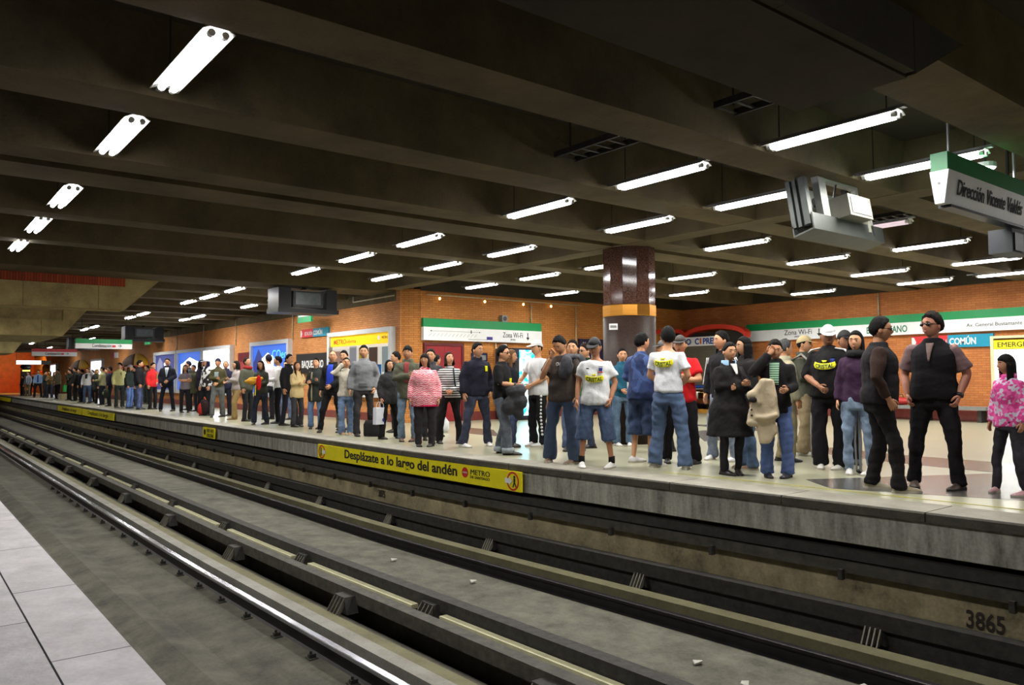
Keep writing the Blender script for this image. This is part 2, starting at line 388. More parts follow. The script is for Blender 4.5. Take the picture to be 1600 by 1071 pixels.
# ceiling, beams
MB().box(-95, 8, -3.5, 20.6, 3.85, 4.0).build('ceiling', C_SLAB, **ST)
BX = [(.9, 1.5), (-.65, -.1), (-2.85, -2.3), (-4.8, -4.3), (-6.8, -6.28), (-8.78, -8.3), (-9.66, -9.02), (-11.92, -11.5), (-14.25, -13.85), (-18.3, -17.1)]
BX += [(-20.1-2.25*k, -19.65-2.25*k) for k in range(24)]
for x0, x1 in BX:
    yb = 9.85 if x1 < -16.5 else 20.3
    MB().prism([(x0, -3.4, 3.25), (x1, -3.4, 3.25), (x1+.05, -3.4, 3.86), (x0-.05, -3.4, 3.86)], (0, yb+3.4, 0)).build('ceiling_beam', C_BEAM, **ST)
MB().box(-16.6, 8, 9.27, 9.66, 3.24, 3.86).build('ceiling_beam', C_BEAM, **ST)
# portal lintels over the tracks
def lintel(x, ytop, zb, zt, xw=.5, brick_strip=True, mat=C_LINTEL):
    l = empty('trim_1', (x, 0, 0), kind='structure')
    y = -3.4; k = 0
    while y < ytop-.05:
        y2 = min(y+1.35, ytop); MB().box(0, .06, y+.004, y2-.004, zb, zt).build('lintel_panel', mat, l); y = y2
    MB().box(-xw, -.01, -3.4, ytop, zb-.01, 3.3).build('lintel_core', mat, l)
    MB().prism([(-xw, ytop, zb), (-xw, ytop+.7, 3.26), (-xw, ytop, 3.26)], (xw+.04, 0, 0)).build('haunch', mat, l)
    if brick_strip:
        MB().box(0, .05, -3.4, ytop, zt+.005, 3.26).build('brick_course', BR_DARK, l)
    return l
BR_DARK = brick('brick_on_end', 'yz', (206, 88, 44), (168, 70, 38), (90, 50, 30), .05, .3)
lintel(-18.2, 3.86, 2.58, 3.07)
lintel(-26.2, 3.9, 2.38, 2.85, 4.6, False)
lintel(-38, 3.9, 2.2, 2.8, 3, False)
lintel(-2.14, 4.75, 2.9, 3.24, .75, False, C_SLAB)
# brick walls
BRX = brick('wall_brick_x', 'xz', (214, 146, 84), (198, 128, 68), (150, 100, 58))
BRY = brick('wall_brick_y', 'yz', (208, 138, 66), (192, 120, 54), (140, 92, 46))
BRB = brick('wall_brick_back', 'xz', (196, 122, 62), (178, 104, 50), (142, 86, 44))
MB().box(-90, -16.8, 9.8, 10.1, 0, 3.3).build('wall_left', BRX, **ST)
MB().prism([(-16.82, 9.8, 0), (-16.5, 10.22, 0), (-16.9, 10.4, 0), (-17.1, 10.1, 0)], (0, 0, 3.3)).build('wall_pilaster', BRY, **ST)
MB().box(-16.8, -16.5, 10.2, 20.5, 0, 3.26).build('wall_side', BRY, **ST)
MB().box(-16.5, 8, 20.2, 20.5, 0, 3.26).build('wall_back', BRB, **ST)
MB().box(-90, -17, 9.79, 9.799, 3.02, 3.3).build('trim_2', C_BEAM, **ST)
BASE = paint('oxblood_skirting', (122, 52, 44), .5, var=.15)
MB().box(-16.8, 8, 20.2, 20.5, 3.26, 3.86).box(-16.8, -16.5, 10.2, 20.5, 3.26, 3.86).box(-90, -16.8, 9.8, 10.1, 3.3, 3.86).build('trim_3', C_SLAB, **ST)
MB().box(-13.4, 8, 20.12, 20.2, 0, .25).build('baseboard_back', BASE, **ST)
MB().box(-16.5, -16.42, 11.6, 20.2, 0, .22).build('baseboard_side', BASE, **ST)
MB().box(-90, -16.9, 9.74, 9.8, 0, .2).build('baseboard_left', BASE, **ST)
ORANGE = paint('orange_tiles', (226, 92, 26), .35, var=.18, scale=2)
MB().box(-80.3, -80, -3.5, 14, -1.5, 4).build('wall_end', ORANGE, **ST)
# granite-clad round column with a brass band
GR, t, b = nt('brown_granite'); nz = N(t, 'ShaderNodeTexNoise', i_Scale=45, i_Detail=6, i_Roughness=.8); t.links.new(coords(t), nz.inputs['Vector'])
rp = N(t, 'ShaderNodeValToRGB'); e = rp.color_ramp.elements; e[0].position = .4; e[1].position = .62; e[0].color = (*lin((44, 28, 24)), 1); e[1].color = (*lin((104, 74, 62)), 1)
t.links.new(nz.outputs['Fac'], rp.inputs[0]); t.links.new(rp.outputs[0], b.inputs['Base Color']); b.inputs['Roughness'].default_value = .08
GR2 = paint('dark_granite_honed', (58, 44, 39), .5, var=.25, scale=40, spec=.15)
BRASS = paint('brushed_brass', (226, 158, 70), .28, 1.0, var=.08, scale=3, stretch=(1, 1, 12))
colo = empty('column', (-9.08, 9.72, 0), kind='structure'); R = .445; n = 12
for k in range(n):
    a0, a1 = 2*math.pi*k/n+.004, 2*math.pi*(k+1)/n-.004
    for (z0, z1, mt, nm) in ((2.29, 3.3, GR, 'granite_panel'),):
        MB().prism([(R*math.cos(a0), R*math.sin(a0), z0), (R*math.cos(a1), R*math.sin(a1), z0), (.9*R*math.cos(a1), .9*R*math.sin(a1), z0), (.9*R*math.cos(a0), .9*R*math.sin(a0), z0)], (0, 0, z1-z0)).build(nm, mt, colo)
MB().rings([[(r*math.cos(t_), r*math.sin(t_), z) for t_ in [2*math.pi*j/n for j in range(n)]] for r, z in ((R+.004, 2.1), (R+.012, 2.11), (R+.012, 2.28), (R+.004, 2.29))], True).build('brass_band', BRASS, colo)
MB().tube([(0, 0, 2.0), (0, 0, 3.3)], R*.88, 20).build('column_core', C_BEAM, colo); MB().tube([(0, 0, 0), (0, 0, 2.1)], R-.005, 36, ref=(1, 0, 0)).build('column_base', GR2, colo, smooth=True)

# ------------------------------------------------------------------ fluorescent battens
WHITE = paint('white_enamel', (226, 226, 220), .45, var=.04)
ALU = paint('aluminium', (178, 180, 182), .4, .7, var=.06)
TUBE = glow('fluorescent_tube', (250, 250, 255), TUBE_E)
WIRE = paint('hanger_wire', (40, 40, 38), .6)
BLK = paint('black_plastic', (22, 22, 24), .45, var=.1)
GREY = paint('grey_paint', (128, 130, 128), .5, var=.1)
LAMP = bpy.data.lights.new('batten_light', 'AREA'); LAMP.shape = 'RECTANGLE'; LAMP.size = 1.1; LAMP.size_y = .16; LAMP.energy = LAMP_W; LAMP.color = LAMP_COL; LAMP.spread = math.radians(170)
LAMP2 = LAMP.copy(); LAMP2.energy = LAMP_W*1.55
def make_batten():
    r = empty('fluorescent_batten', (0, 0, 0))
    MB().prism([(-.66, -.10, .0), (-.66, -.045, .035), (-.66, .045, .035), (-.66, .10, .0), (-.66, .094, .0), (-.66, .04, .028), (-.66, -.04, .028), (-.66, -.094, .0)], (1.27, 0, 0)).build('reflector', WHITE, r)
    MB().box(-.80, .66, -.03, .03, .035, .058).build('channel', ALU, r)
    tb = None
    for y in (-.042, .042):
        q = MB().tube([(-.56, y, -.012), (.56, y, -.012)], .025, 8, ref=(0, 0, 1)).build('tube', TUBE, r, smooth=True)
        [MB().tube([(s_*.60, y, -.012), (s_*.56, y, -.012)], .024, 8, ref=(0, 0, 1)).build('tube_cap', WHITE, q) for s_ in (-1, 1)]
    for x in (-.5, .5): MB().tube([(x, 0, .07), (x, 0, .60)], .006, 5, ref=(1, 0, 0)).build('hanger', WIRE, r)
    obj('batten_light', LAMP, r, (0, 0, -.045))
    return r
ROWS = [  # last list of each row: unseen battens past the frame, added for their light
 ('over the near track', 1.54, [-5.45, -7.51, -10.4, -12.5, -14.55], [.3, -1.6]),
 ('just above the far platform edge', 6.42, [-3.58, -5.53, -7.54, -10.44, -12.54, -14.7, -18.81, -20.8, -22.54, -27.6, -29.3, -35.5, -37.6, -44.3, -53.7], []),
 ('second in from the platform edge', 8.22, [-3.6, -5.55, -7.5, -10.4, -12.5, -14.65, -19.02, -20.57, -22.83, -27.77, -29.25, -38.0, -46.0, -60.0], [.6, 2.6]),  # the two farthest battens are added to brighten the far-left crowd
 ('third in from the platform edge', 10.76, [-7.68, -10.6, -12.64, -14.7], []),
 ('just behind the round column', 13.4, [-5.79, -7.8, -10.7, -14.85], [-1.6, .4]),
 ('second from the back brick wall', 16.1, [-5.94, -7.98, -10.8, -12.96], []),
 ('nearest the back brick wall', 18.5, [-6.4, -8.13, -10.9], []),
]
ORD = ['first', 'second', 'third', 'fourth', 'fifth', 'sixth', 'seventh', 'eighth', 'ninth', 'tenth', 'eleventh', 'twelfth', 'thirteenth', 'fourteenth', 'fifteenth']
B0 = None
for nm, y, xs, ex in ROWS:
    for k, x in enumerate(xs + ex):
        if B0 is None: B0 = o = make_batten()
        else: o = copy_tree(B0)
        o.location = (x, y, 3.25)
        for ch in o.children:
            if y < 2 and ch.name.startswith('batten_light'): ch.data = LAMP2
        lb = f'lit fluorescent batten, {ORD[k]} from the right in the row {nm}' if k < len(xs) else f'unseen batten light past the right frame edge, {ORD[k-len(xs)]}, row {nm}'
        tag(o, lb, 'light', 'fluorescent battens under the ceiling')
for k, x in enumerate((-20.5, -23.3, -32.5, -35.5, -43.5, -48, -54, -62)):
    o = copy_tree(B0); o.location = (x, 1.54, 3.25); tag(o, f'batten light hidden behind the concrete lintels over the near track, {ORD[k]} one along', 'light', 'fluorescent battens under the ceiling')
    for ch in o.children:
        if ch.name.startswith('batten_light'): ch.data = LAMP2
o = copy_tree(B0); o.location = (-5.5, 10.8, 3.2); tag(o, 'dim fluorescent batten hanging behind the open monitor frame', 'light', 'fluorescent battens under the ceiling')
for ch in list(o.children):
    if ch.name.startswith('batten_light'): bpy.data.objects.remove(ch)
    elif ch.name.startswith('tube'): ch.data = ch.data.copy(); ch.data.materials[0] = glow('dim_tube', (236, 214, 222), .8)
sp = empty('ceiling_spot', (-3.2, 8.75, 3.22), label='small bright ceiling spot behind the hanging direction sign', cat='light')
MB().tube([(0, 0, 0), (0, 0, .05)], .1, 14, ref=(1, 0, 0)).build('spot_ring', WHITE, sp); MB().tube([(0, 0, -.01), (0, 0, .0)], .085, 14, ref=(1, 0, 0)).build('spot_lens', TUBE, sp)
MB().tube([(0, 0, .05), (0, 0, .62)], .01, 6, ref=(1, 0, 0)).build('spot_stem', WIRE, sp)
ol = bpy.data.lights.new('sodium_light', 'AREA'); ol.size = 5; ol.energy = 420; ol.color = (1, .5, .12)
so = empty('sodium_lamp', (-74, 8, 3.3), label='orange lamp lighting the far orange end wall', cat='light')
MB().box(-.5, .5, -.2, .2, 0, .1).build('lamp_housing', GREY, so); MB().tube([(0, 0, .1), (0, 0, .56)], .03, 6, ref=(1, 0, 0)).build('hanger', WIRE, so); obj('sodium_light', ol, so, (0, 0, -.05), (0, math.radians(35), 0))

# ------------------------------------------------------------------ lettering colours
GREEN = paint('line_green', (0, 138, 74), .4, var=.04)
SIGNW = paint('sign_white', (236, 238, 240), .4, var=.03)
INK = paint('ink_black', (26, 26, 30), .6); INKB = paint('ink_navy', (60, 56, 140), .6)
RED = paint('sign_red', (206, 36, 44), .45, var=.05); TEAL = paint('sign_teal', (0, 142, 176), .45, var=.05)
YEL = paint('warning_yellow', (246, 232, 10), .5, var=.07, scale=4); ORG = paint('ink_orange', (214, 96, 20), .5)
GINK = paint('ink_green', (0, 120, 80), .5); BLUEINK = paint('ink_blue', (26, 70, 160), .5)
def boxY(name, x0, x1, z0, z1, yb, d, mat, parent): return MB().box(x0, x1, yb-d, yb, z0, z1).build(name, mat, parent)   # on a wall facing -Y
def boxX(name, y0, y1, z0, z1, xb, d, mat, parent): return MB().box(xb, xb+d, y0, y1, z0, z1).build(name, mat, parent)   # on a wall facing +X
def arrow_down(p, x, y, z, s, axis, mat):
    e1 = Vector((1, 0, 0)) if axis == 'x' else Vector((0, 1, 0)); nrm = Vector((0, -.003, 0)) if axis == 'x' else Vector((.003, 0, 0)); o_ = Vector((x, y, z)); up = Vector((0, 0, 1))
    mb = MB().prism([o_+e1*a*s+up*b*s for a, b in ((-.07, .5), (.07, .5), (.07, -.1), (-.07, -.1))], nrm)
    mb.prism([o_+e1*a*s+up*b*s for a, b in ((-.3, -.1), (.3, -.1), (0, -.5))], nrm); return mb.build('arrow', mat, p)
# ------------------------------------------------------------------ platform-edge signs
def sign_on_edge(x0, x1, label, body, sz, xs_=.6):
    ya, yb = yw(x0, EDGE+.03), yw(x1, EDGE+.03); r = empty('edge_sign', (x0, ya, 0), math.atan2(yb-ya, x1-x0), label=label, cat='sign')
    L_ = math.hypot(x1-x0, yb-ya); MB().box(0, L_, -.075, -.05, -.335, -.085).build('sign_plate', YEL, r); return r, L_
es, L_ = sign_on_edge(-13.3, -7.62, 'long yellow platform-edge sign with black lettering below the waiting crowd', '', .2)
text('lettering', 'Desplázate a lo largo del andén', .2, (1.02, -.079, -.255), RX, INK, es, bold=.004, width=3.28)
text('lettering', 'METRO', .1, (4.62, -.079, -.205), RX, INK, es, width=.42); text('lettering', 'DE SANTIAGO', .05, (4.62, -.079, -.255), RX, INK, es, width=.42)
MB().tube([(4.5, -.08, -.19), (4.5, -.075, -.19)], .07, 16, ref=(1, 0, 0)).build('emblem', RED, es)
text('lettering', 'metro', .04, (4.45, -.083, -.2), RX, SIGNW, es, width=.1)
def pictogram(p, x, s):
    MB().rings([[(x+r*math.cos(t_), -.077-d, -.21+r*math.sin(t_)) for t_ in [2*math.pi*j/24 for j in range(24)]] for r, d in ((.118, 0), (.118, .004), (.097, .004), (.097, 0))], False).build('ring', RED, p)
    mb = MB().tube([(x+.03*s, -.08, -.155), (x+.03*s, -.077, -.155)], .018, 10, ref=(1, 0, 0)).prism([(x+(.03-.018)*s, -.077, -.175), (x+(.03+.018)*s, -.077, -.175), (x+(.03+.014)*s, -.077, -.225), (x+(.03-.014)*s, -.077, -.225)], (0, -.003, 0))
    for dx in (-.03, .035): mb.prism([(x+.02*s, -.077, -.22), (x+.04*s, -.077, -.22), (x+.03*s+dx+.012, -.077, -.285), (x+.03*s+dx-.008, -.077, -.285)], (0, -.003, 0))
    mb.build('walking_figure', INK, p)
    MB().prism([(x+a*s, -.08, -.21+b_) for a, b_ in ((-.15, .03), (-.07, .03), (-.07, .055), (-.005, 0), (-.07, -.055), (-.07, -.03), (-.15, -.03))], (0, -.005, 0)).build('white_arrow', SIGNW, p)
pictogram(es, L_-.16, 1); pictogram(es, .17, -1)
es2, l2 = sign_on_edge(-19.95, -19.07, 'small yellow notice alone on the platform edge', '', .1)
text('lettering', 'OJO: NO', .11, (.3, -.079, -.19), RX, INK, es2, width=.5); text('lettering', 'CRUZAR', .11, (.3, -.079, -.31), RX, INK, es2, width=.5)
MB().tube([(.15, -.08, -.2), (.15, -.075, -.2)], .07, 14, ref=(1, 0, 0)).build('symbol', INK, es2)
es3, l3 = sign_on_edge(-35.6, -29.87, 'yellow platform-edge banner with faded lettering, right one of the far pair', '', .1)
text('lettering', 'Desplázate a lo largo', .2, (1.2, -.079, -.26), RX, INK, es3, width=3.6)
es4, l4 = sign_on_edge(-41.5, -35.8, 'yellow platform-edge banner with faded lettering, left one of the far pair', '', .1)
text('lettering', 'Desplázate a lo largo', .2, (1.2, -.079, -.26), RX, INK, es4, width=3.4)
es5, l5 = sign_on_edge(-76, -60, 'worn yellow platform-edge banner farthest away, near the orange wall', '', .1)

# ------------------------------------------------------------------ line signs on the brick walls
s = empty('line_sign', (-16.5, 10.22, 0), label='green and white line sign above the red door on the side brick wall', cat='sign')
boxX('green_band', 0, 3.82, 2.36, 2.575, 0, .10, GREEN, s); boxX('white_band', 0, 3.82, 2.03, 2.36, 0, .11, SIGNW, s)
mb = MB()
mb.box(.11, .113, .2, 1.75, 2.262, 2.268)
for k in range(13): y = .15+.115*k; mb.prism([(.11, y, 2.13), (.11, y+.006, 2.13), (.11, y+.085, 2.21), (.11, y+.079, 2.21)], (.003, 0, 0))
mb.box(.11, .114, 1.42, 1.445, 2.225, 2.31); mb.tube([(.11, .22, 2.265), (.114, .22, 2.265)], .018, 8); mb.tube([(.11, 1.7, 2.265), (.114, 1.7, 2.265)], .014, 8); mb.box(.11, .113, 1.35, 1.95, 2.075, 2.083)
mb.build('line_diagram', INK, s)
boxX('badge', 1.93, 2.12, 2.08, 2.16, .11, .003, INKB, s)
text('lettering', 'Zona Wi-Fi', .2, (.113, 2.46, 2.16), RY, INK, s, width=.68); text('lettering', '(METRO)', .06, (.113, 2.72, 2.085), RY, INK, s, width=.16)
arrow_down(s, .111, 3.32, 2.2, .2, 'y', INK)
s = empty('line_sign', (-14.02, 20.2, 0), label='long green and white station sign across the back brick wall', cat='sign')
boxY('green_band', 0, 11, 2.44, 2.64, 0, .10, GREEN, s); boxY('white_band', 0, 11, 2.13, 2.44, 0, .11, SIGNW, s)
text('lettering', 'Zona Wi-Fi', .2, (1.28, -.113, 2.27), RX, INK, s, width=.86); text('lettering', '(METRO)', .06, (1.6, -.113, 2.19), RX, INK, s, width=.2)
arrow_down(s, 2.36, -.111, 2.3, .22, 'x', INK)
text('lettering', 'BAQUEDANO', .24, (3.70, -.113, 2.2), RX, GINK, s, bold=.004, width=1.05)
text('lettering', 'Av. General Bustamante Alt. 100', .12, (6.15, -.113, 2.245), RX, INK, s, width=1.6)
def comun(x0, x1, z0, z1, yb, label):
    c = empty('name_sign', (x0, yb, 0), label=label, cat='sign'); w = x1-x0; h = z1-z0
    boxY('red_half', 0, w*.46, z0, z1, 0, .06, RED, c); boxY('teal_half', w*.46, w, z0, z1, 0, .06, TEAL, c)
    MB().prism([(0, -.06, z0+h*.1), (w*.03, -.06, z0+h*.1), (w*.06, -.06, z0+h*.5), (w*.03, -.06, z0+h*.9), (0, -.06, z0+h*.9)], (0, -.004, 0)).build('chevron', SIGNW, c)
    text('lettering', 'ESTACIÓN', h*.62, (w*.15, -.063, z0+h*.25), RX, SIGNW, c, width=w*.29); text('lettering', 'COMÚN', h*.75, (w*.48, -.063, z0+h*.22), RX, SIGNW, c, bold=.006, width=w*.32)
comun(-9.18, -7.32, 1.77, 2.07, 20.2, 'red and teal name sign under the long sign on the back wall')
comun(-22.65, -20.75, 2.33, 2.57, 9.8, 'red and teal name sign high on the left brick wall')
c = empty('name_sign', (-49, 9.8, 0), label='small red and white sign beside the far brown kiosk awning', cat='sign'); boxY('red_half', 0, .8, 2.3, 2.6, 0, .06, RED, c); boxY('white_half', .8, 1.6, 2.3, 2.6, 0, .06, SIGNW, c)
# emergency point
LITW = glow('lit_white_panel', (244, 246, 255), 2.2); CREAM = paint('cream_frame', (214, 210, 170), .5, var=.05)
e_ = empty('emergency_cabinet', (-7.36, 20.2, 0), label='cream emergency cabinet with yellow header and lit window on the back wall', cat='cabinet')
MB().box(0, 1.5, -.14, 0, .5, .56).box(0, 1.5, -.14, 0, 1.94, 2.0).box(0, .07, -.14, 0, .56, 1.94).box(1.43, 1.5, -.14, 0, .56, 1.94).build('frame', CREAM, e_)
boxY('header', .07, 1.43, 1.70, 1.9, 0, .12, YEL, e_); boxY('window', .07, 1.43, .56, 1.68, 0, .1, LITW, e_)
text('lettering', 'EMERGENCIA', .16, (.14, -.123, 1.74), RX, INK, e_, width=1.0)
# bench with a red bag by the back wall
b_ = empty('wall_bench', (-9.9, 19.75, 0), label='low grey bench along the back wall behind the two big men', cat='bench')
MB().box(0, 2.6, -.2, .2, .28, .36).build('seat', GREY, b_)
for x in (.15, 1.2, 2.4): MB().box(x, x+.08, -.15, .15, 0, .28).build('leg', DARK, b_)
bg = empty('red_bag', (-9.35, 19.75, .36), label='red bag lying on the grey bench by the back wall', cat='bag')
MB().ellipsoid((0, 0, .1), (.32, .16, .1), 12, 6).build('bag_body', paint('red_leather', (176, 40, 40), .5), bg, smooth=True); MB().tube([(-.12, 0, .16), (-.08, 0, .26), (.08, 0, .26), (.12, 0, .16)], .012, 6).build('handle', BLK, bg)
# red door
RDOOR = paint('red_door', (142, 26, 34), .4, var=.1, scale=5); RFR = paint('door_frame_red', (96, 24, 26), .5)
d_ = empty('door_1', (-16.5, 10.27, 0), kind='structure')
MB().box(0, .07, 0, .07, 0, 1.97).box(0, .07, 1.12, 1.19, 0, 1.97).box(0, .07, .07, 1.12, 1.9, 1.97).build('door_frame', RFR, d_)
for y0, y1 in ((.075, .595), (.6, 1.115)):
    lf = MB().box(0, .05, y0, y1, .01, 1.895).build('door_leaf', RDOOR, d_)
    for z0, z1 in ((.15, .85), (1.0, 1.75)): MB().box(.05, .058, y0+.08, y1-.08, z0, z1).build('door_panel', RDOOR, lf)
    MB().box(.05, .09, .55 if y0 < .3 else .63, .57 if y0 < .3 else .65, .95, 1.07).build('door_handle', ALU, lf)
# navy notice panel, small boxes and pipes on the side wall
NAVY = paint('navy_board', (26, 28, 66), .4); LIME = paint('lime_print', (190, 220, 40), .5)
p = empty('notice_board', (-16.5, 11.72, 0), label='small navy notice board with lime print right of the red door', cat='notice board')
boxX('board', 0, .5, 1.2, 1.74, 0, .04, NAVY, p); boxX('print', .05, .12, 1.3, 1.55, .04, .004, LIME, p); boxX('print', .2, .45, 1.55, 1.68, .04, .004, GREY, p)
p = empty('wall_speaker', (-16.5, 12.75, 2.66), label='small grey loudspeaker box above the side wall line sign', cat='speaker'); MB().box(0, .12, -.09, .09, -.09, .09).build('case', GREY, p); MB().tube([(.12, 0, 0), (.128, 0, 0)], .06, 12).build('grille', BLK, p)
p = empty('wall_socket_box', (-16.5, 12.78, 1.93), label='small white box just under the side wall line sign', cat='box'); MB().box(0, .07, -.07, .07, -.05, .05).build('case', WHITE, p); MB().box(.07, .08, -.03, .03, -.02, .02).build('cover', GREY, p)
PIPE = paint('painted_pipe', (206, 188, 150), .5, var=.1)
def pipe(pts, label, r=.018):
    p_ = empty('conduit', pts[0], label=label, cat='conduit'); q = [Vector(a)-Vector(pts[0]) for a in pts]
    MB().tube(q, r, 8, ref=(.3, 1, .2)).build('pipe', PIPE, p_, smooth=True)
    for a, c_ in zip(q[:-1], q[1:]):
        for f_ in (.2, .8): MB().ellipsoid(a.lerp(c_, f_), (r*1.6, r*1.6, r*1.6), 8, 4).build('clip', ALU, p_)
pipe([(-16.46, 13.72, 2.6), (-16.46, 13.72, 3.12)], 'vertical pipe above the right end of the side wall line sign')
pipe([(-16.46, 15.4, .3), (-16.46, 15.4, 3.12)], 'tall vertical pipe on the side wall left of the round column')
pipe([(-16.46, 11.9, 1.75), (-16.46, 11.9, 2.05)], 'short pipe rising from the navy notice board'); pipe([(-16.46, 12.5, .3), (-16.46, 12.5, 2.05)], 'thin pipe under the side wall line sign beside the small white box')
pipe([(-16.44, 10.35, 3.17), (-16.44, 15.6, 3.17)], 'long horizontal pipe at the top of the side wall')
for x, w in ((-23.35, 'right of the blue lettered light box'), (-28.5, 'between the two big light boxes'), (-32.25, 'left of the white light box'), (-36.0, 'beside the leftmost of the three joined light boxes')): pipe([(x, 9.77, 2.3), (x, 9.77, 3.25)], 'vertical pipe on the left brick wall '+w)
pipe([(-17.0, 9.74, 3.15), (-19.2, 9.74, 3.15), (-19.2, 9.74, 3.3)], 'bent pipe below the beam at the left wall corner'); pipe([(-10.02, 20.16, 2.66), (-10.02, 20.16, 3.25)], 'vertical pipe above the long sign on the back wall')
for y, w in ((10.7, 'first'), (12.1, 'second'), (13.4, 'third'), (14.4, 'fourth')):
    p = empty('ceiling_bulb', (-16.4, y, 3.08), label=f'tiny warm bulb on the side wall pipe, {w} from the left', cat='light'); MB().ellipsoid((0, 0, 0), (.03, .03, .04), 8, 5).build('bulb', glow('warm_bulb', (255, 220, 150), 5), p); MB().tube([(0, 0, .03), (0, 0, .08)], .02, 6).build('socket', BRASS, p)
# vending machine with a glowing front
CY = N_ = None
MV, t, bb = nt('cyan_backlit_panel'); nz = N(t, 'ShaderNodeTexNoise', i_Scale=2.2, i_Detail=3, i_Distortion=1.5); t.links.new(coords(t), nz.inputs['Vector'])
rp = N(t, 'ShaderNodeValToRGB'); e = rp.color_ramp.elements; e[0].position = .45; e[1].position = .6; e[0].color = (*lin((0, 190, 235)), 1); e[1].color = (*lin((225, 250, 255)), 1)
t.links.new(nz.outputs['Fac'], rp.inputs[0]); t.links.new(rp.outputs[0], bb.inputs['Emission Color']); bb.inputs['Emission Strength'].default_value = 2.2; t.links.new(rp.outputs[0], bb.inputs['Base Color'])
v = empty('vending_machine', (-15.6, 12.4, 0), label='dark vending machine with a glowing cyan front by the side wall', cat='vending machine')
MB().box(-.75, 0, 0, .78, .06, 1.85).build('cabinet', paint('vending_navy', (24, 26, 44), .4), v); MB().box(0, .03, .2, .72, .12, 1.8).build('lit_front', MV, v); MB().box(-.7, -.05, .03, .75, 0, .06).build('base', BLK, v); MB().box(0, .02, .03, .17, .5, 1.5).build('control_strip', BLK, v)
vl = bpy.data.lights.new('vending_glow', 'AREA'); vl.shape = 'RECTANGLE'; vl.size = .5; vl.size_y = 1.6; vl.energy = 8; vl.color = (.35, .85, 1); obj('vending_glow', vl, v, (.06, .46, .95), (0, -math.pi/2, 0))
p = empty('poster_panel', (-16.49, 15.5, 0), label='dark blue poster with white script beside the round column', cat='poster'); boxX('board', 0, 1.9, .8, 2.2, 0, .06, NAVY, p)
text('lettering', 'Vuelve a', .13, (.063, .14, 2.02), RY, SIGNW, p, width=.6); text('lettering', 'Sp', .5, (.063, .18, 1.55), RY, SIGNW, p, width=.5)
# kiosk with two red arches
KRED = paint('kiosk_red', (212, 58, 40), .45, var=.08)
k_ = empty('kiosk', (-15.0, 19.4, 0), label='shop kiosk with two red arches, white name sign and glass counter', cat='kiosk')
def arch(xc, hw, zb, zt, th=.13):
    P = [(xc+hw*math.cos(a), zb+(zt-zb)*math.sin(a)) for a in [math.pi*i/20 for i in range(21)]]; Q = [(xc+(hw-.02)*math.cos(a), zb-th+(zt-zb)*math.sin(a)) for a in [math.pi*i/20 for i in range(21)]]
    mb_ = MB(); 
    for i in range(20): mb_.prism([(P[i][0], -.05, P[i][1]), (P[i+1][0], -.05, P[i+1][1]), (Q[i+1][0], -.05, Q[i+1][1]), (Q[i][0], -.05, Q[i][1])], (0, .3, 0))
    mb_.build('red_arch', KRED, k_)
arch(.33, 1.12, 2.36, 2.66); arch(-1.1, .32+.03, 2.4, 2.6)
MB().box(-1.45, 1.4, .12, .16, .7, 2.45).build('back_panel', paint('kiosk_dark', (38, 34, 30), .7), k_)
boxY('name_board', -1.4, .62, 2.03, 2.31, .02, .06, SIGNW, k_)
text('lettering', 'PUNTO', .25, (-1.33, -.045, 2.085), RX, BLUEINK, k_, bold=.008, width=.82); text('lettering', 'C', .25, (-.36, -.045, 2.085), RX, BLUEINK, k_, bold=.008, width=.16)
MB().box(-.17, -.11, -.045, -.04, 2.09, 2.27).build('orange_stroke', ORG, k_); text('lettering', 'PREN', .25, (-.06, -.045, 2.085), RX, BLUEINK, k_, bold=.008, width=.55)
SHUT = paint('shutter_grey', (118, 118, 104), .5, .4, var=.08)
for i in range(24): MB().box(-1.4, 1.35, -.0 if i % 2 else -.012, .1, .83+i*.05, .83+i*.05+.046).build('shutter_slat', SHUT, k_)
MB().box(-1.42, 1.38, -.1, .1, .76, .82).build('blue_ledge', paint('ledge_blue', (40, 90, 190), .4), k_)
MB().box(-1.42, 1.38, -.3, .1, 0, .12).build('counter_base', paint('honey_wood', (196, 142, 50), .5, var=.15), k_); MB().box(-1.42, 1.38, -.3, .1, .70, .74).box(-1.42, 1.38, -.28, .1, .40, .42).build('counter_shelf', ALU, k_)
GL, t, bb = nt('counter_glass'); bb.inputs['Transmission Weight'].default_value = 1; bb.inputs['Roughness'].default_value = .03; bb.inputs['IOR'].default_value = 1.1
MB().box(-1.42, 1.38, -.31, -.3, .12, .70).build('counter_glass', GL, k_)
cols = [(200, 60, 50), (230, 220, 210), (60, 90, 170), (220, 180, 60), (90, 140, 80), (236, 236, 240)]
CN = ['red', 'cream', 'blue', 'gold', 'green', 'white']
for i in range(18):
    top_ = i % 2; x = -1.33+(i//2)*.3; z = .42 if top_ else .12; h = .13+.1*((i*7) % 5)/5
    o = empty('goods_box', (-15.0+x, 19.3, z), label=f'{CN[i % 6]} packet on the {"upper" if top_ else "lower"} kiosk counter shelf, {ORD[i//2]} from the left', cat='packet', group='packets in the kiosk counter'); MB().box(0, .2, -.12, .1, .001, h).build('packet', paint('packet_%d' % (i % 6), cols[i % 6], .5), o); MB().box(.03, .17, -.123, -.12, .02, h*.5).build('packet_label', paint('packet_%d' % ((i+3) % 6), cols[(i+3) % 6], .5), o)
kp = empty('kiosk_post', (-16.25, 18.6, 0), label='small wooden post pair with a red arch top beside the column', cat='post')
for x in (0, .22): MB().box(x, x+.04, 0, .04, 0, 2.42).build('post', paint('honey_wood', (196, 142, 50)), kp)
MB().box(-.05, .32, -.02, .06, 2.42, 2.55).build('red_cap', KRED, kp)
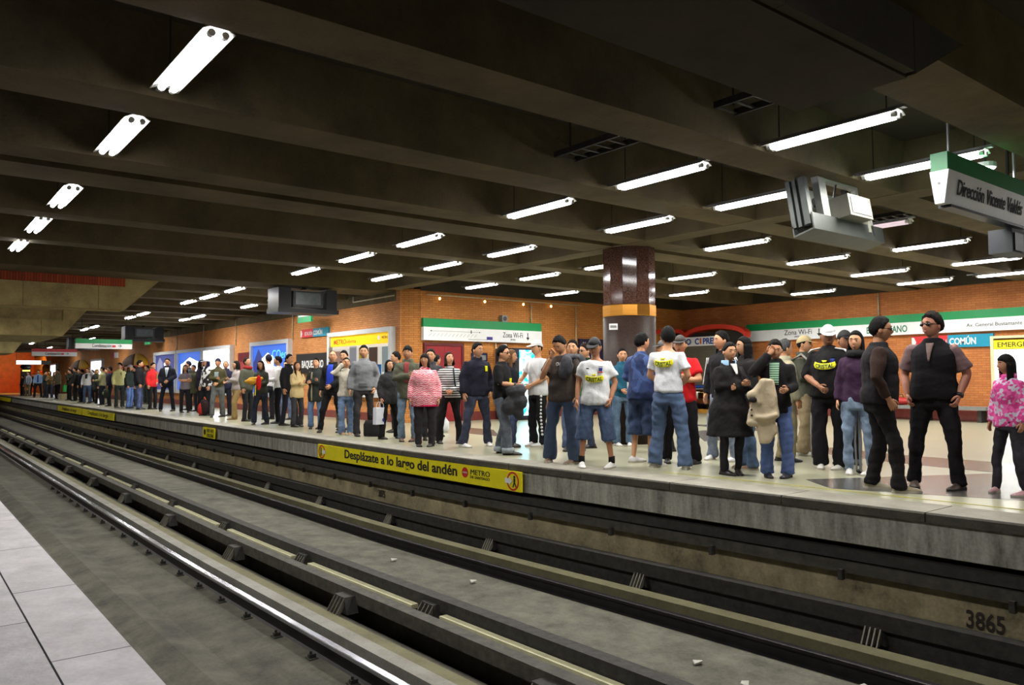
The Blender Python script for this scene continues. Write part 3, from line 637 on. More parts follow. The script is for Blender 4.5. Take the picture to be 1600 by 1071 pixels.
kl = bpy.data.lights.new('counter_light', 'AREA'); kl.size = 2.4; kl.size_y = .1; kl.shape = 'RECTANGLE'; kl.energy = 6; obj('counter_light', kl, k_, (0, -.12, .69))
# ------------------------------------------------------------------ left wall: shop window, name board, light boxes
def frameY(p, x0, x1, z0, z1, w, d, mat):
    return MB().box(x0, x1, -d, 0, z0, z0+w).box(x0, x1, -d, 0, z1-w, z1).box(x0, x0+w, -d, 0, z0+w, z1-w).box(x1-w, x1, -d, 0, z0+w, z1-w).build('frame', mat, p)
FR = paint('pale_frame', (206, 208, 212), .4, var=.04)
w_ = empty('information_window', (-20.65, 9.8, 0), label='bright information office window with yellow header on the left wall', cat='window')
frameY(w_, 0, 3.62, .6, 2.38, .12, .14, FR)
YHEAD = glow('yellow_header', (246, 198, 10), .55); boxY('header', .12, 3.5, 1.98, 2.26, 0, .07, YHEAD, w_)
text('lettering', 'METRO', .19, (.3, -.073, 2.04), RX, ORG, w_, width=.75, bold=.004); text('lettering', 'informa', .15, (1.08, -.073, 2.05), RX, ORG, w_, width=.55)
text('lettering', 'METRO', .09, (3.05, -.073, 2.1), RX, INK, w_, width=.3); MB().tube([(2.9, -.075, 2.13), (2.9, -.07, 2.13)], .06, 12, ref=(1, 0, 0)).build('emblem', SIGNW, w_)
INT = glow('lit_office', (232, 224, 210), 1.1); boxY('office_back', .12, 3.5, .72, 1.98, 0, .02, INT, w_)
for x0, x1, z0, z1, c_ in ((1.2, 1.6, .8, 1.96, (206, 206, 214)), (2.3, 2.75, .8, 1.9, (120, 96, 84)), (3.0, 3.4, 1.25, 1.9, (196, 216, 216)), (.2, .7, 1.2, 1.85, (236, 190, 170)), (1.75, 2.2, 1.5, 1.92, (244, 214, 60)), (2.6, 2.95, .8, 1.45, (60, 130, 200))):
    boxY('office_poster', x0, x1, z0, z1, -.02, .015, glow('poster_%d_%d_%d' % c_, c_, .5), w_)
WGL, t, bb = nt('window_glass'); bb.inputs['Transmission Weight'].default_value = 1; bb.inputs['Roughness'].default_value = .02; bb.inputs['IOR'].default_value = 1.1
boxY('glass_pane', .12, 3.5, .72, 1.98, -.1, .008, WGL, w_)
n_ = empty('station_board', (-22.95, 9.785, 0), label='black station name board with white capitals beside the information window', cat='sign')
boxY('board', 0, 2.3, 1.25, 1.84, 0, .06, paint('board_black', (30, 28, 28), .4), n_); text('lettering', 'BAQUEDANO', .3, (.42, -.063, 1.42), RX, SIGNW, n_, width=1.5, bold=.006)
BL1 = glow('ad_blue', (40, 90, 190), .9); BL2 = glow('ad_deep_blue', (30, 40, 110), .6); CYA = glow('ad_cyan', (90, 190, 240), 1.0); ADW = glow('ad_white', (245, 248, 255), 2.6); GRY = glow('ad_grey', (120, 120, 150), .6)
def lightbox(x0, x1, label, base, shapes, words=(), z0=.5, z1=2.34):
    a = empty('light_box', (x0, 9.8, 0), label=label, cat='light box'); w = x1-x0; frameY(a, 0, w, z0, z1, .13, .16, FR); boxY('lit_panel', .13, w-.13, z0+.13, z1-.13, 0, .08, base, a)
    for k, (xa, xb, za, zb, m_) in enumerate(shapes):
        MB().prism([(xa+(xb-xa)*u_, -.082-.006*k, za+(zb-za)*v_) for u_, v_ in ((0, 0), (1, .1), (1, .75), (.86, .8), (.5, 1), (.14, .72), (0, .66))], (0, -.004, 0)).build('printed_shape', m_, a)
    for (tx, x, z, sz, wd, m_) in words: text('lettering', tx, sz, (x, -.1, z), RX, m_, a, width=wd)
    al = bpy.data.lights.new('box_glow', 'AREA'); al.shape = 'RECTANGLE'; al.size = w-.3; al.size_y = z1-z0-.3; al.energy = 14 if base is ADW else 5; al.color = (.85, .92, 1); obj('box_glow', al, a, (w/2, -.2, (z0+z1)/2), (math.pi/2, 0, 0))
lightbox(-26.75, -23.4, 'blue light box with white lettering left of the black name board', BL1, [(.2, 1.1, .8, 2.1, BL2), (1.0, 2.0, 1.45, 1.95, ADW), (1.3, 3.1, .7, 1.2, CYA)], [('COed', 1.9, 1.75, .4, 1.2, CYA)])
lightbox(-32.0, -28.72, 'blank white glowing light box, right one of three joined boxes', ADW, [])
lightbox(-35.65, -32.1, 'blue light box with a white pointed shape, middle of three joined boxes', BL1, [(.5, 3.0, 1.2, 2.0, ADW), (.9, 2.6, .9, 1.5, CYA)])
lightbox(-39.4, -35.75, 'violet blue light box, left one of three joined boxes', BL2, [(1.4, 3.3, .75, 1.4, BL1), (.4, 1.4, 1.2, 2.1, GRY), (1.9, 2.7, .9, 1.3, ADW)], [('one', 1.6, 1.7, .3, .8, ADW)])
lightbox(-54.3, -51.0, 'white glowing light box between the two far brown awnings', ADW, [])
lightbox(-70.1, -67.4, 'white glowing light box farthest along the left wall', ADW, [])
p = empty('poster_panel', (-28.15, 9.785, 0), label='dark red poster between the white and blue light boxes', cat='poster'); boxY('board', 0, 1.3, .5, 2.02, 0, .05, paint('maroon_poster', (110, 24, 34), .4, var=.2), p); boxY('print', .2, 1.1, 1.3, 1.7, -.05, .004, paint('poster_print', (160, 60, 60), .5), p)
# kiosk awnings like little domes
BROWN = paint('brown_canvas', (92, 60, 40), .8, var=.15); GOLD = paint('gold_canvas', (222, 170, 40), .8, var=.1)
def awning(xc, hw, label):
    a = empty('kiosk_awning', (xc, 9.8, 0), label=label, cat='awning'); n_ = 12
    for part, (i0, i1), mt in (('brown_gore', (0, 8), BROWN), ('gold_gore', (8, 12), GOLD)):
        R_ = []
        for i in range(i0, i1+1):
            az = math.pi*i/n_; R_.append([(-hw*math.cos(az)*math.cos(el), -.45*math.sin(az)*math.cos(el)-.02, 1.75+.66*math.sin(el)) for el in [math.pi/2*j/8 for j in range(9)]])
        o_ = MB().rings(R_, False, closed=False).build(part, mt, a, smooth=True); md = o_.modifiers.new('thickness', 'SOLIDIFY'); md.thickness = .02
    MB().tube([(-hw*math.cos(math.pi*i/n_), -.45*math.sin(math.pi*i/n_)-.02, 1.73) for i in range(n_+1)], .05, 6, ref=(0, 0, 1)).build('red_valance', RED, a)
    MB().box(-hw*.85, hw*.85, -.35, -.02, .0, 1.0).build('booth', paint('booth_brown', (80, 50, 34), .6), a)
awning(-43.3, 2.5, 'brown and gold domed kiosk awning, nearest of three along the left wall'); awning(-58.2, 2.9, 'brown and gold domed kiosk awning, middle of three along the left wall'); awning(-73, 2.4, 'brown and gold domed kiosk awning, farthest of three along the left wall')
k2 = empty('ticket_booth', (-70, 8.05, 0), label='dark upright booth with a lit strip before the orange end wall', cat='booth')
MB().box(-.5, 0, -.32, .32, 0, 1.9).build('booth_body', paint('booth_dark', (50, 30, 26), .5), k2); MB().ellipsoid((-.25, 0, 2.1), (.3, .38, .25), 12, 6).build('booth_hood', BLK, k2, smooth=True); MB().box(0, .02, -.25, .25, 1.75, 1.85).build('lit_strip', glow('booth_strip', (255, 200, 90), 3), k2)
MB().box(0, .1, -.1, .3, .3, 1.4).build('booth_panel', ORANGE, k2)
p = empty('hanging_sign', (-52, 6.2, 0), label='plain white lit sign hanging in front of the orange end wall', cat='sign'); MB().box(-.1, 0, -.7, .5, 1.98, 2.2).build('panel', LITW, p); MB().box(-.1, 0, .5, 1.0, 1.98, 2.2).build('dim_end', GREY, p)
for y in (-.7, .7): MB().tube([(-.05, y, 2.2), (-.05, y, 3.85)], .012, 6, ref=(1, 0, 0)).build('hanger', WIRE, p)
# ------------------------------------------------------------------ hanging signs
def hang_sign(x, y0, y1, z0, zm, z1, top, label, words, num):
    h = empty('hanging_sign', (x, y0, 0), label=label, cat='sign'); w = y1-y0
    MB().box(-.22, 0, 0, w, zm, z1).build('top_band', top, h); MB().prism([(-.22, 0, zm), (0, 0, zm), (-.03, 0, z0), (-.19, 0, z0)], (0, w, 0)).build('white_case', SIGNW, h)
    text('lettering', words, .17, (.003, w*.28, z0+(zm-z0)*.3), RY, INK, h, width=w*.34); 
    boxX('line_badge', w*.64, w*.70, z0+.06, zm-.05, -.025, .03, RED, h); text('lettering', '→', .17, (.003, w*.73, z0+(zm-z0)*.3), RY, INK, h)
    for y in (.2, w-.2): MB().tube([(-.11, y, z1), (-.11, y, 3.85)], .014, 6, ref=(1, 0, 0)).build('hanger', WIRE, h)
hang_sign(-31, 5.03, 6.86, 2.20, 2.38, 2.54, GREEN, 'green topped hanging sign far left with a red badge', 'Combinación', '5')
hang_sign(-41, 4.93, 6.72, 2.18, 2.37, 2.51, RED, 'red topped hanging sign beyond the green topped one', 'Combinación', '1')
h = empty('direction_sign', (-2.94, 7.24, 0), label='big white direction sign with green top hanging at upper right', cat='sign')
MB().box(-.155, -.01, .0, 2.1, 2.915, 3.075).build('green_top', GREEN, h)
MB().prism([(-.165, 0, 2.915), (0, 0, 2.915), (-.045, 0, 2.62), (-.125, 0, 2.62)], (0, 2.1, 0)).build('white_case', SIGNW, h)
tl = text('lettering', 'Dirección Vicente Valdés', .19, (-.022, .2, 2.72), RY, INK, h, width=1.52, bold=.002); tl.rotation_euler = (math.pi/2+.151, 0, math.pi/2)
MB().tube([(-.085, -.004, 2.8), (-.085, .0, 2.8)], .012, 8, ref=(1, 0, 0)).build('screw', GREY, h)
MB().box(-.14, -.03, .1, 2.0, 2.595, 2.62).build('under_tray', BLK, h)
for y in (.25, 1.8): MB().tube([(-.1, y, 3.075), (-.1, y, 3.85)], .014, 6, ref=(1, 0, 0)).build('hanger', ALU, h)
s_ = empty('hanging_speaker', (-3.08, 9.02, 2.45), label='dark boxy loudspeaker hung below the direction sign', cat='speaker')
MB().box(-.12, .1, -.26, .26, -.12, .12).build('cabinet', paint('speaker_grey', (40, 44, 50), .6), s_); MB().box(.1, .112, -.22, .0, -.1, .08).build('grille', BLK, s_); MB().tube([(-.08, .2, .12), (-.08, .2, 1.40)], .015, 6, ref=(1, 0, 0)).build('hanger', WIRE, s_)
# open monitor frame hanging near the middle
STL = paint('galvanised_steel', (84, 88, 85), .45, .5, var=.15, scale=5); BEIGE = paint('beige_case', (150, 148, 136), .5, var=.06)
tv = empty('monitor_rig', (-4.42, 7.5, 2.6), label='open galvanised monitor rig holding a beige box, hung left of the direction sign', cat='monitor rig')
tv.rotation_euler = (0, -math.radians(9), 0)
PALE = paint('pale_frame_steel', (166, 168, 162), .4, .2, var=.06); DGR = paint('dark_recess', (52, 54, 56), .6)
MB().prism([(-.2, 0, -.0), (.05, 0, .03), (.05, 0, .21), (.035, 0, .21), (.035, 0, .045), (-.185, 0, .02), (-.185, 0, .12), (-.2, 0, .12)], (0, 1.5, 0)).build('bottom_tray', STL, tv)
MB().box(-.20, -.15, 0, .06, .1, .62).build('post', STL, tv); MB().box(-.135, -.095, .02, .06, .1, .62).build('post', STL, tv); MB().box(-.19, .0, .05, .062, .1, .60).build('recess_panel', DGR, tv); MB().box(-.05, .02, 0, .07, .1, .62).build('post', STL, tv)
MB().box(-.04, .04, .26, .40, .12, .68).build('window_jamb', PALE, tv); MB().box(-.03, .03, .40, 1.12, .62, .68).build('window_head', PALE, tv); MB().box(-.03, .03, 1.07, 1.12, .18, .62).build('window_jamb', PALE, tv)
for y in (.52, .88):
    q = MB().box(-.20, -.185, y-.13, y+.13, .3, .6).build('fan_plate', PALE, tv); MB().tube([(-.185, y, .46), (-.178, y, .46)], .055, 16, ref=(0, 1, 0)).build('fan_hole', BLK, q)
bx = MB().box(-.14, .2, .52, 1.0, .2, .44).build('monitor_case', BEIGE, tv); MB().box(.2, .207, .56, .97, .23, .41).build('screen_back', paint('case_grey', (128, 130, 134), .4), bx)
MB().box(-.05, .06, 1.16, 1.21, .12, .5).build('side_bracket', BEIGE, tv); MB().box(-.03, .05, 1.25, 1.29, .08, .46).build('side_bracket', PALE, tv)
MB().tube([(-.05, .7, .5), (.02, .66, .62), (-.02, .62, .9), (.1, .6, 1.27)], .012, 6, ref=(0, 1, 0)).build('cable', BLK, tv)
for y in (.15, 1.1): MB().box(-.16, -.10, y, y+.06, .12, 1.27).build('hanger_arm', DARK, tv)
def tv_left(x, y, label, k=1.0):
    q = empty('monitor_cabinet', (x, y, 0), label=label, cat='monitor')
    MB().box(-.5, .2, -.75*k, .75*k, 2.62, 2.72).build('tray', BLK, q); MB().box(-.5, .15, -.72*k, -.42*k, 2.72, 3.2).build('cheek', BLK, q); MB().box(-.5, .15, .45*k, .72*k, 2.72, 3.2).build('cheek', BLK, q)
    MB().box(-.4, .12, -.36*k, .38*k, 2.76, 3.14).build('case', paint('dark_case', (58, 62, 64), .4), q); MB().box(.12, .13, -.3*k, .32*k, 2.82, 3.1).build('screen', paint('grey_screen', (110, 120, 122), .25), q)
    MB().box(-.2, -.1, -.05, .05, 3.2, 3.85).build('hanger_arm', DARK, q)
tv_left(-17.4, 7.6, 'dark hanging monitor cabinet before the left brick wall'); tv_left(-33.8, 7.9, 'dark hanging monitor cabinet farther left beyond the first', 1.0); tv_left(-44.5, 7.6, 'dark hanging monitor cabinet beside the red topped sign')
EX = glow('exit_green', (20, 130, 76), .5)
for x, w in ((-21.1, 'nearer one by the red and teal sign'), (-38.6, 'far one left of the light boxes')):
    p = empty('exit_sign', (x, 9.2, 2.84), label='small green exit sign by the left wall, '+w, cat='sign'); MB().box(-.46, .46, -.03, .03, -.14, .12).build('panel', EX, p); MB().box(-.4, .4, -.034, -.03, .02, .06).build('print', SIGNW, p); MB().tube([(0, 0, .12), (0, 0, 1.0)], .01, 6, ref=(1, 0, 0)).build('hanger', WIRE, p)
# notices on the column
p = empty('column_notice', (-9.0, 9.26, 1.92), math.radians(40), label='small white notice stuck on the round column', cat='notice'); MB().box(-.07, .07, -.035, -.02, -.05, .05).build('sheet', SIGNW, p); MB().box(-.05, .05, -.037, -.035, -.02, .02).build('print', GREY, p)
# cable tray and pipes across the ceiling bays
for (x0, x1, y, w) in ((-4.2, -2.9, 5.6, 'above the brightest batten'), (-6.2, -4.9, 5.5, 'above the batten left of the brightest'), (-6.0, -4.9, 11.5, 'behind the open monitor frame')):
    c = empty('ceiling_tray', (x0, y, 3.45), label='dark ceiling cable ladder '+w, cat='cable tray'); L1 = x1-x0
    for yy in (0, .3): MB().box(0, L1, yy, yy+.03, 0, .06).build('rail', DARK, c)
    for i in range(7): MB().box(i*L1/7, i*L1/7+.03, .03, .3, .01, .03).build('rung', DARK2, c)
    for xx in (.1, L1-.1): MB().tube([(xx, .15, .03), (xx, .15, .41)], .01, 6, ref=(1, 0, 0)).build('hanger', WIRE, c)
# litter on the track bed
LIT = paint('litter_paper', (190, 188, 180), .8)
for i, (x, y, z, w) in enumerate([(-9.5, 5.98, -1.24, 'farthest left'), (-8.2, 6.0, -1.24, 'second from the left'), (-7.3, 5.1, -1.2, 'alone on the pale slab below the long yellow sign'), (-6.4, 6.05, -1.24, 'third from the left'), (-5.6, 6.1, -1.24, 'fourth from the left'), (-4.1, 4.9, -1.2, 'on the pale slab below the football shirts'), (-3.6, 4.8, -1.2, 'on the pale slab, lower of the right pair'), (-3.0, 5.35, -1.2, 'on the pale slab nearest the far rail'), (-2.4, 6.2, -1.09, 'under the 3865 number'), (-8.8, 5.0, -1.2, 'on the pale slab, leftmost')]):
    o = MB().prism([(-.05, -.02, 0), (.03, -.035, .01), (.055, .02, 0), (-.02, .03, .015)], (0, 0, .012)).build('litter_scrap', LIT, loc=(x, yw(x, y), z-.012), rot=(0, 0, i*.9)); tag(o, ('pale litter scrap beside the far running strip, ' if y > 5.9 and i != 8 else 'pale litter scrap ')+w, 'litter', 'litter scraps on the track bed')

# ------------------------------------------------------------------ people
def skin_mat(rgb):
    key = ('skin', tuple(rgb))
    if key in MATS: return MATS[key]
    m, t, b = nt('skin'); c = lin(rgb); b.inputs['Base Color'].default_value = (*c, 1); b.inputs['Roughness'].default_value = .55
    b.inputs['Subsurface Weight'].default_value = 0.0; b.inputs['Specular IOR Level'].default_value = .3; MATS[key] = m; return m
def hair_mat(rgb):
    return paint('hair_%d_%d_%d' % tuple(rgb), tuple(int(q*.75) for q in rgb), .75, var=.3, scale=60, bump=.7, spec=.15, stretch=(1, 1, .25))
EYEW = paint('eye_white', (186, 178, 168), .3, var=0); EYED = paint('eye_iris', (34, 22, 16), .2, var=0)
LENS = paint('dark_lens', (12, 12, 14), .12, var=0); LIP = paint('lips', (150, 84, 74), .5, var=0)
TZ = [.40, .62, .80, .86, .92, .98, 1.06, 1.15, 1.24, 1.32, 1.38, 1.42, 1.45]
TR = {'m': ([.15, .15, .155, .163, .164, .153, .142, .145, .156, .163, .150, .108, .066], [.11, .105, .105, .115, .120, .115, .108, .110, .117, .114, .098, .078, .062]),
      'f': ([.15, .155, .160, .170, .168, .150, .126, .128, .142, .146, .130, .092, .058], [.11, .11, .115, .122, .122, .112, .100, .105, .124, .115, .092, .072, .058])}
ARMS = {'down': ((.235, .02, 1.12), (.245, -.05, .88)), 'pocket': ((.25, .06, 1.12), (.20, -.05, .90)), 'front': ((.245, 0, 1.12), (.05, -.18, .98)),
        'cross': ((.235, -.05, 1.13), (-.07, -.19, 1.18)), 'cross2': ((.235, -.05, 1.12), (-.05, -.20, 1.13)), 'head': ((.34, -.10, 1.36), (.11, -.13, 1.57)), 'chin': ((.20, -.17, 1.13), (.04, -.20, 1.41)),
        'hold': ((.225, -.04, 1.12), (.15, -.27, 1.09)), 'raise': ((.30, -.16, 1.42), (.21, -.26, 1.63)), 'back': ((.26, .09, 1.14), (.07, .17, 1.0)),
        'hip': ((.34, .05, 1.14), (.19, -.06, .97)), 'phone': ((.23, -.12, 1.12), (.09, -.25, 1.24)), 'reach': ((.24, -.16, 1.2), (.16, -.40, 1.18)), 'shoulder': ((.25, -.13, 1.22), (.10, -.10, 1.42)),
        'out': ((.30, -.05, 1.14), (.33, -.20, .95)), 'face': ((.27, -.17, 1.27), (.06, -.15, 1.53))}
STANCE = {'stand': ((-.115, .0), (.125, .02)), 'wide': ((-.20, .0), (.20, .0)), 'close': ((-.09, .01), (.09, -.01)), 'step': ((-.12, -.13), (.13, .10)), 'stepr': ((-.13, .10), (.12, -.13)), 'vwide': ((-.27, -.02), (.22, .03)), 'lean': ((-.16, .05), (.06, -.10))}
REM = []      # (object, voxel, smoothing, folds, extra mesh builder, k)
def person(label, x, y, rz, h, top=('shirt', (60, 60, 60)), bottom=('jeans', (50, 60, 90)), shoes=(40, 36, 34), hair=('short', (28, 22, 20)), skin=(198, 146, 112),
           pose=('down', 'down'), stance='stand', head=(0, 0), fat=1.0, sex='m', extras=(), near=True):
    k = h/1.72; fat = 1+(fat-1)*.72
    root = empty('person', (x, y, 0), rz, label=label, cat='person'); root['group'] = 'people waiting on the far platform'
    rnd = random.Random(int(abs(x*977+y*131)*10))
    SK = skin_mat(skin); nseg = 14
    rxT, ryT = TR[sex]; swk = (1.0 if sex == 'm' else .88)*(1+.38*(fat-1)); sw = .160*swk
    shz = 1.372
    def tor(z, o=0):
        bw = 1+(fat-1)*np.interp(z, [.5, .9, 1.1, 1.3, 1.42], [.6, 1, 1.15, .6, .15]); bd = 1+(fat-1)*np.interp(z, [.5, .9, 1.1, 1.3, 1.42], [.6, 1.2, 1.9, 1.0, .2])
        return np.interp(z, TZ, rxT)*bw+o, np.interp(z, TZ, ryT)*bd+o, np.interp(z, [.8, 1.0, 1.2, 1.4], [.012, .008, .0, .012])
    def tring(z, o, n=nseg, flare=0):
        rx, ry, cy = tor(z, o); rx += flare; ry += flare
        return [Vector((rx*math.cos(t_), cy+ry*math.sin(t_), z)) for t_ in [2*math.pi*j/n for j in range(n)]]
    def surf(u, z, o, back=False):
        rx, ry, cy = tor(z, o); a = u/max(rx, .05); sgn = 1 if back else -1
        return Vector((-sgn*rx*math.sin(a) if back else rx*math.sin(a), cy+sgn*ry*math.cos(a), z))
    sh, el, wr = {}, {}, {}
    for s_, pz in ((-1, pose[0]), (1, pose[1])):
        e, w = ARMS[pz]; sh[s_] = Vector((s_*sw, .012, shz)); el[s_] = Vector((s_*e[0]*swk*(1+.4*(fat-1)), e[1]*(1+.3*(fat-1)), e[2])); wr[s_] = Vector((s_*w[0]*swk*(1+.4*(fat-1)), w[1]*(1+.5*(fat-1)), w[2]))
    fa, fb = STANCE[stance]; foot = {-1: Vector((fa[0], fa[1], .085)), 1: Vector((fb[0], fb[1], .085))}
    hip = {s_: Vector((s_*(.092+.06*(fat-1)), .012, .86)) for s_ in (-1, 1)}
    knee = {s_: (hip[s_]+foot[s_])*.5+Vector((s_*.010, -.03-.025*rnd.random(), .0)) for s_ in (-1, 1)}
    lf = 1+.35*(fat-1)
    def fin(mb, name, mats, parent=root, smooth=True, **kw):
        mb.v = [(a*k, b_*k, c*k) for a, b_, c in mb.v]; return mb.build(name, mats, parent, smooth=smooth, **kw)
    # --- body core
    mb = MB(); mb.rings([tring(z, -.012, 12) for z in (.80, .9, 1.0, 1.1, 1.2, 1.3, 1.37, 1.41)]+[[Vector((.054*math.cos(t_), .012+.056*math.sin(t_)-(z-1.44)*.15, z)) for t_ in [2*math.pi*j/12 for j in range(12)]] for z in (1.445, 1.50, 1.55)])
    for s_ in (-1, 1):
        af = 1+.5*(fat-1); af *= 1 if sex == 'm' else .88
        mb.tube([sh[s_]+Vector((-s_*.05, 0, -.02)), sh[s_], sh[s_].lerp(el[s_], .5), el[s_], el[s_].lerp(wr[s_], .35), wr[s_]], [.05, .056*af, .05*af, .042*af, .043*af, .029*af], 9)
        mb.tube([hip[s_]+Vector((0, 0, .05)), hip[s_].lerp(knee[s_], .4), knee[s_], knee[s_].lerp(foot[s_], .3), foot[s_], foot[s_]-Vector((0, 0, .03))], [.075, .066*lf, .046*lf, .045*lf, .035, .036], 9)
    body = fin(mb, 'body', SK)
    # --- head + hands, appended to the body after its remesh
    ex = MB()
    Mh = Matrix.Translation((0, .0, 1.50)) @ Matrix.Rotation(-math.radians(head[0]), 4, 'Z') @ Matrix.Rotation(-math.radians(head[1]), 4, 'X') @ Matrix.Translation((0, 0, -1.50))
    HC = Vector((0, -.012, 1.592)); hs = 1.05 if sex == 'm' else 1.02
    def hp(dx, dy, dz, sc=1.0, feat=True):
        p = Vector((.077*dx, .097*dy, .118*dz)); f_ = max(0, -dy)
        if dz < 0:
            t_ = -dz; p.x *= 1-.26*t_**1.5
            if dy > 0: p.y *= 1-.55*t_
            else: p.y *= 1-.12*t_
        if feat:
            if f_ > .3: p.y = max(p.y, -.091)
            p.y -= .026*math.exp(-(dx/.16)**2)*f_*max(0, 1-abs((dz+.16)/.24))**.8
            p.y += .009*f_*(math.exp(-((dx-.40)/.17)**2)+math.exp(-((dx+.40)/.17)**2))*math.exp(-((dz-.06)/.11)**2)
            p.y -= .005*f_*math.exp(-((dz-.24)/.09)**2)*math.exp(-(dx/.55)**2)
            p.y -= .006*f_*math.exp(-((dz+.50)/.10)**2)*math.exp(-(dx/.26)**2); p.y -= .008*f_*math.exp(-((dz+.86)/.14)**2)*math.exp(-(dx/.3)**2)
        return Mh @ (HC+p*sc*hs)
    ns, nr = (30, 22) if near else (18, 12)
    R_ = []
    for i in range(nr+1):
        ph = math.pi*(.02+.96*i/nr)
        R_.append([hp(math.sin(ph)*math.sin(t_), -math.sin(ph)*math.cos(t_), math.cos(ph)) for t_ in [2*math.pi*j/ns for j in range(ns)]])
    ex.rings(R_)
    for s_ in (-1, 1):
        c_ = Mh @ (HC+Vector((s_*.077*hs, .008, -.008))); ex.ellipsoid(c_, (.011, .02, .031), 8, 5)
        # hand
        w = wr[s_]; d = (w-el[s_]).normalized(); n_ = Vector((-w.x*.8-s_*.05, -.25 if w.z > 1.05 else -w.y*.3, .0 if w.z < 1.3 else .25)); n_ = n_-d*n_.dot(d)
        if n_.length < .01: n_ = Vector((0, -1, 0))-d*Vector((0, -1, 0)).dot(d)
        n_.normalize(); sd = d.cross(n_); up = Vector((0, -.6, .8))
        if sd.dot(up) < 0: sd = -sd
        hk = .95 if sex == 'm' else .82
        def P3(a, b_, c_): return w+(d*a+sd*b_+n_*c_)*hk
        ex.rings([[P3(a, hw*math.cos(t_), ht*math.sin(t_)) for t_ in [2*math.pi*j/8 for j in range(8)]] for a, hw, ht in ((-.02, .026, .022), (.01, .03, .02), (.045, .041, .017), (.085, .042, .014), (.095, .036, .01))])
        cu = .35 if pose[(s_+1)//2] in ('down', 'out') else .75
        for q, ln in ((-.031, .060), (-.0105, .073), (.0105, .078), (.031, .070)):
            a = cu*.4; pts = [(.075, 0.0)]; st = (ln*.45, ln*.32, ln*.25)
            for l_ in st: pts.append((pts[-1][0]+l_*math.cos(a), pts[-1][1]+l_*math.sin(a))); a += cu
            ex.tube([P3(px, q*1.0, pz_) for px, pz_ in pts], [.0105*hk, .0098*hk, .0088*hk, .006*hk], 6)
        ex.tube([P3(.015, .028, .004), P3(.045, .052, .016), P3(.072, .058, .026), P3(.092, .052, .034)], [.014*hk, .0125*hk, .011*hk, .007*hk], 6)
    REM.append((body, (.022 if near else .034)*k, 2, 0, ex, k))
    # --- clothing
    o0 = {'tee': .019, 'shirt': .017, 'sweater': .022, 'hoodie': .026, 'jacket': .03, 'coat': .034, 'vest': .014, 'knit': .03}[top[0]]
    kind, tc = top[0], top[1]; opt = top[2] if len(top) > 2 else {}
    tm = tc if hasattr(tc, 'node_tree') else fab(tc)
    hem = opt.get('hem', {'tee': .82, 'shirt': .86, 'sweater': .85, 'hoodie': .85, 'jacket': .82, 'coat': .5, 'vest': .86, 'knit': .80}[kind])
    loose = opt.get('loose', 0.0)
    def garment(name, mat, o, hem, sleeve, sr, vox, flare=0.0, collar=True):
        mb = MB(); zs = [hem]+[z for z in (.62, .75, .86, .94, 1.02, 1.1, 1.2, 1.3, 1.355) if z > hem+.03]
        R_ = [tring(z, o+loose*np.interp(z, [.8, 1.0, 1.3], [1, .8, .3]), 16, flare*max(0, (.95-z)/.45)) for z in zs]
        R_ += [tring(1.395, o*.7, 16)]+[[Vector(((.066+o*.7)*math.cos(t_), .014+(.066+o*.7)*math.sin(t_), z)) for t_ in [2*math.pi*j/16 for j in range(16)]] for z in ((1.437, 1.475) if collar else (1.43,))]
        mb.rings(R_)
        for s_ in (-1, 1):
            if sleeve == 0: continue
            if sleeve <= 1: S_ = sh[s_]-Vector((0, 0, sr*.8)); ps = [S_+Vector((-s_*.07, 0, .0)), S_, S_.lerp(el[s_], sleeve*.6), S_.lerp(el[s_], sleeve)]; rr = [.055, .058+sr, .058+sr, .062+sr*1.2]
            else:
                f_ = sleeve-1; S_ = sh[s_]-Vector((0, 0, sr*.8)); ps = [S_+Vector((-s_*.07, 0, .0)), S_, S_.lerp(el[s_], .5), el[s_], el[s_].lerp(wr[s_], f_*.6), el[s_].lerp(wr[s_], f_)]; rr = [.055, .056+sr, .052+sr, .047+sr, .042+sr, .036+sr*.9]
            mb.tube(ps, [q*(1 if sex == 'm' else .9)*(1+.5*(fat-1)) for q in rr], 10)
        ob = fin(mb, name, mat); REM.append((ob, vox*k, 3, .010 if near else .005, None, k)); return ob
    vx = .018 if near else .03
    if kind == 'vest':
        garment('shirt', fab(opt.get('under', (120, 100, 100))), .002, .88, opt.get('sleeve', .75), .014, vx)
        topo = garment('vest', tm, .036, hem, 0, 0, vx); o0 = .036
    else:
        sl = {'tee': .68, 'shirt': 1.95, 'sweater': 1.97, 'hoodie': 2.0, 'jacket': 2.0, 'coat': 2.0, 'knit': 1.98}[kind]; sl = opt.get('sleeve', sl)
        topo = garment({'knit': 'sweater', 'tee': 't_shirt'}.get(kind, kind), tm, o0, hem, sl, {'tee': .012, 'shirt': .01, 'sweater': .014, 'hoodie': .018, 'jacket': .02, 'coat': .022, 'knit': .022}[kind], vx, flare=opt.get('flare', .05 if kind == 'coat' else 0), collar=kind != 'tee')
        if kind == 'hoodie':
            mb = MB().ellipsoid((0, .095, 1.43), (.11, .06, .06), 14, 8).ellipsoid((-.07, .02, 1.435), (.035, .09, .03), 10, 6).ellipsoid((.07, .02, 1.435), (.035, .09, .03), 10, 6); REM.append((fin(mb, 'hood', tm), .016*k, 4, 0, None, k))
        if kind in ('jacket', 'coat', 'vest') and not opt.get('nocollar'):
            mb = MB(); 
            for r0, z0 in (((.09, .085), 1.43),):
                mb.rings([[Vector((a*math.sin(t_), .012-b_*math.cos(t_), z)) for t_ in [math.radians(28)+math.radians(304)*j/16 for j in range(17)]] for a, b_, z in ((.098, .095, 1.42), (.096, .09, 1.485), (.086, .08, 1.487), (.084, .08, 1.42))], False, closed=False)
            fin(mb, 'collar', fab(opt['collar']) if 'collar' in opt else tm)
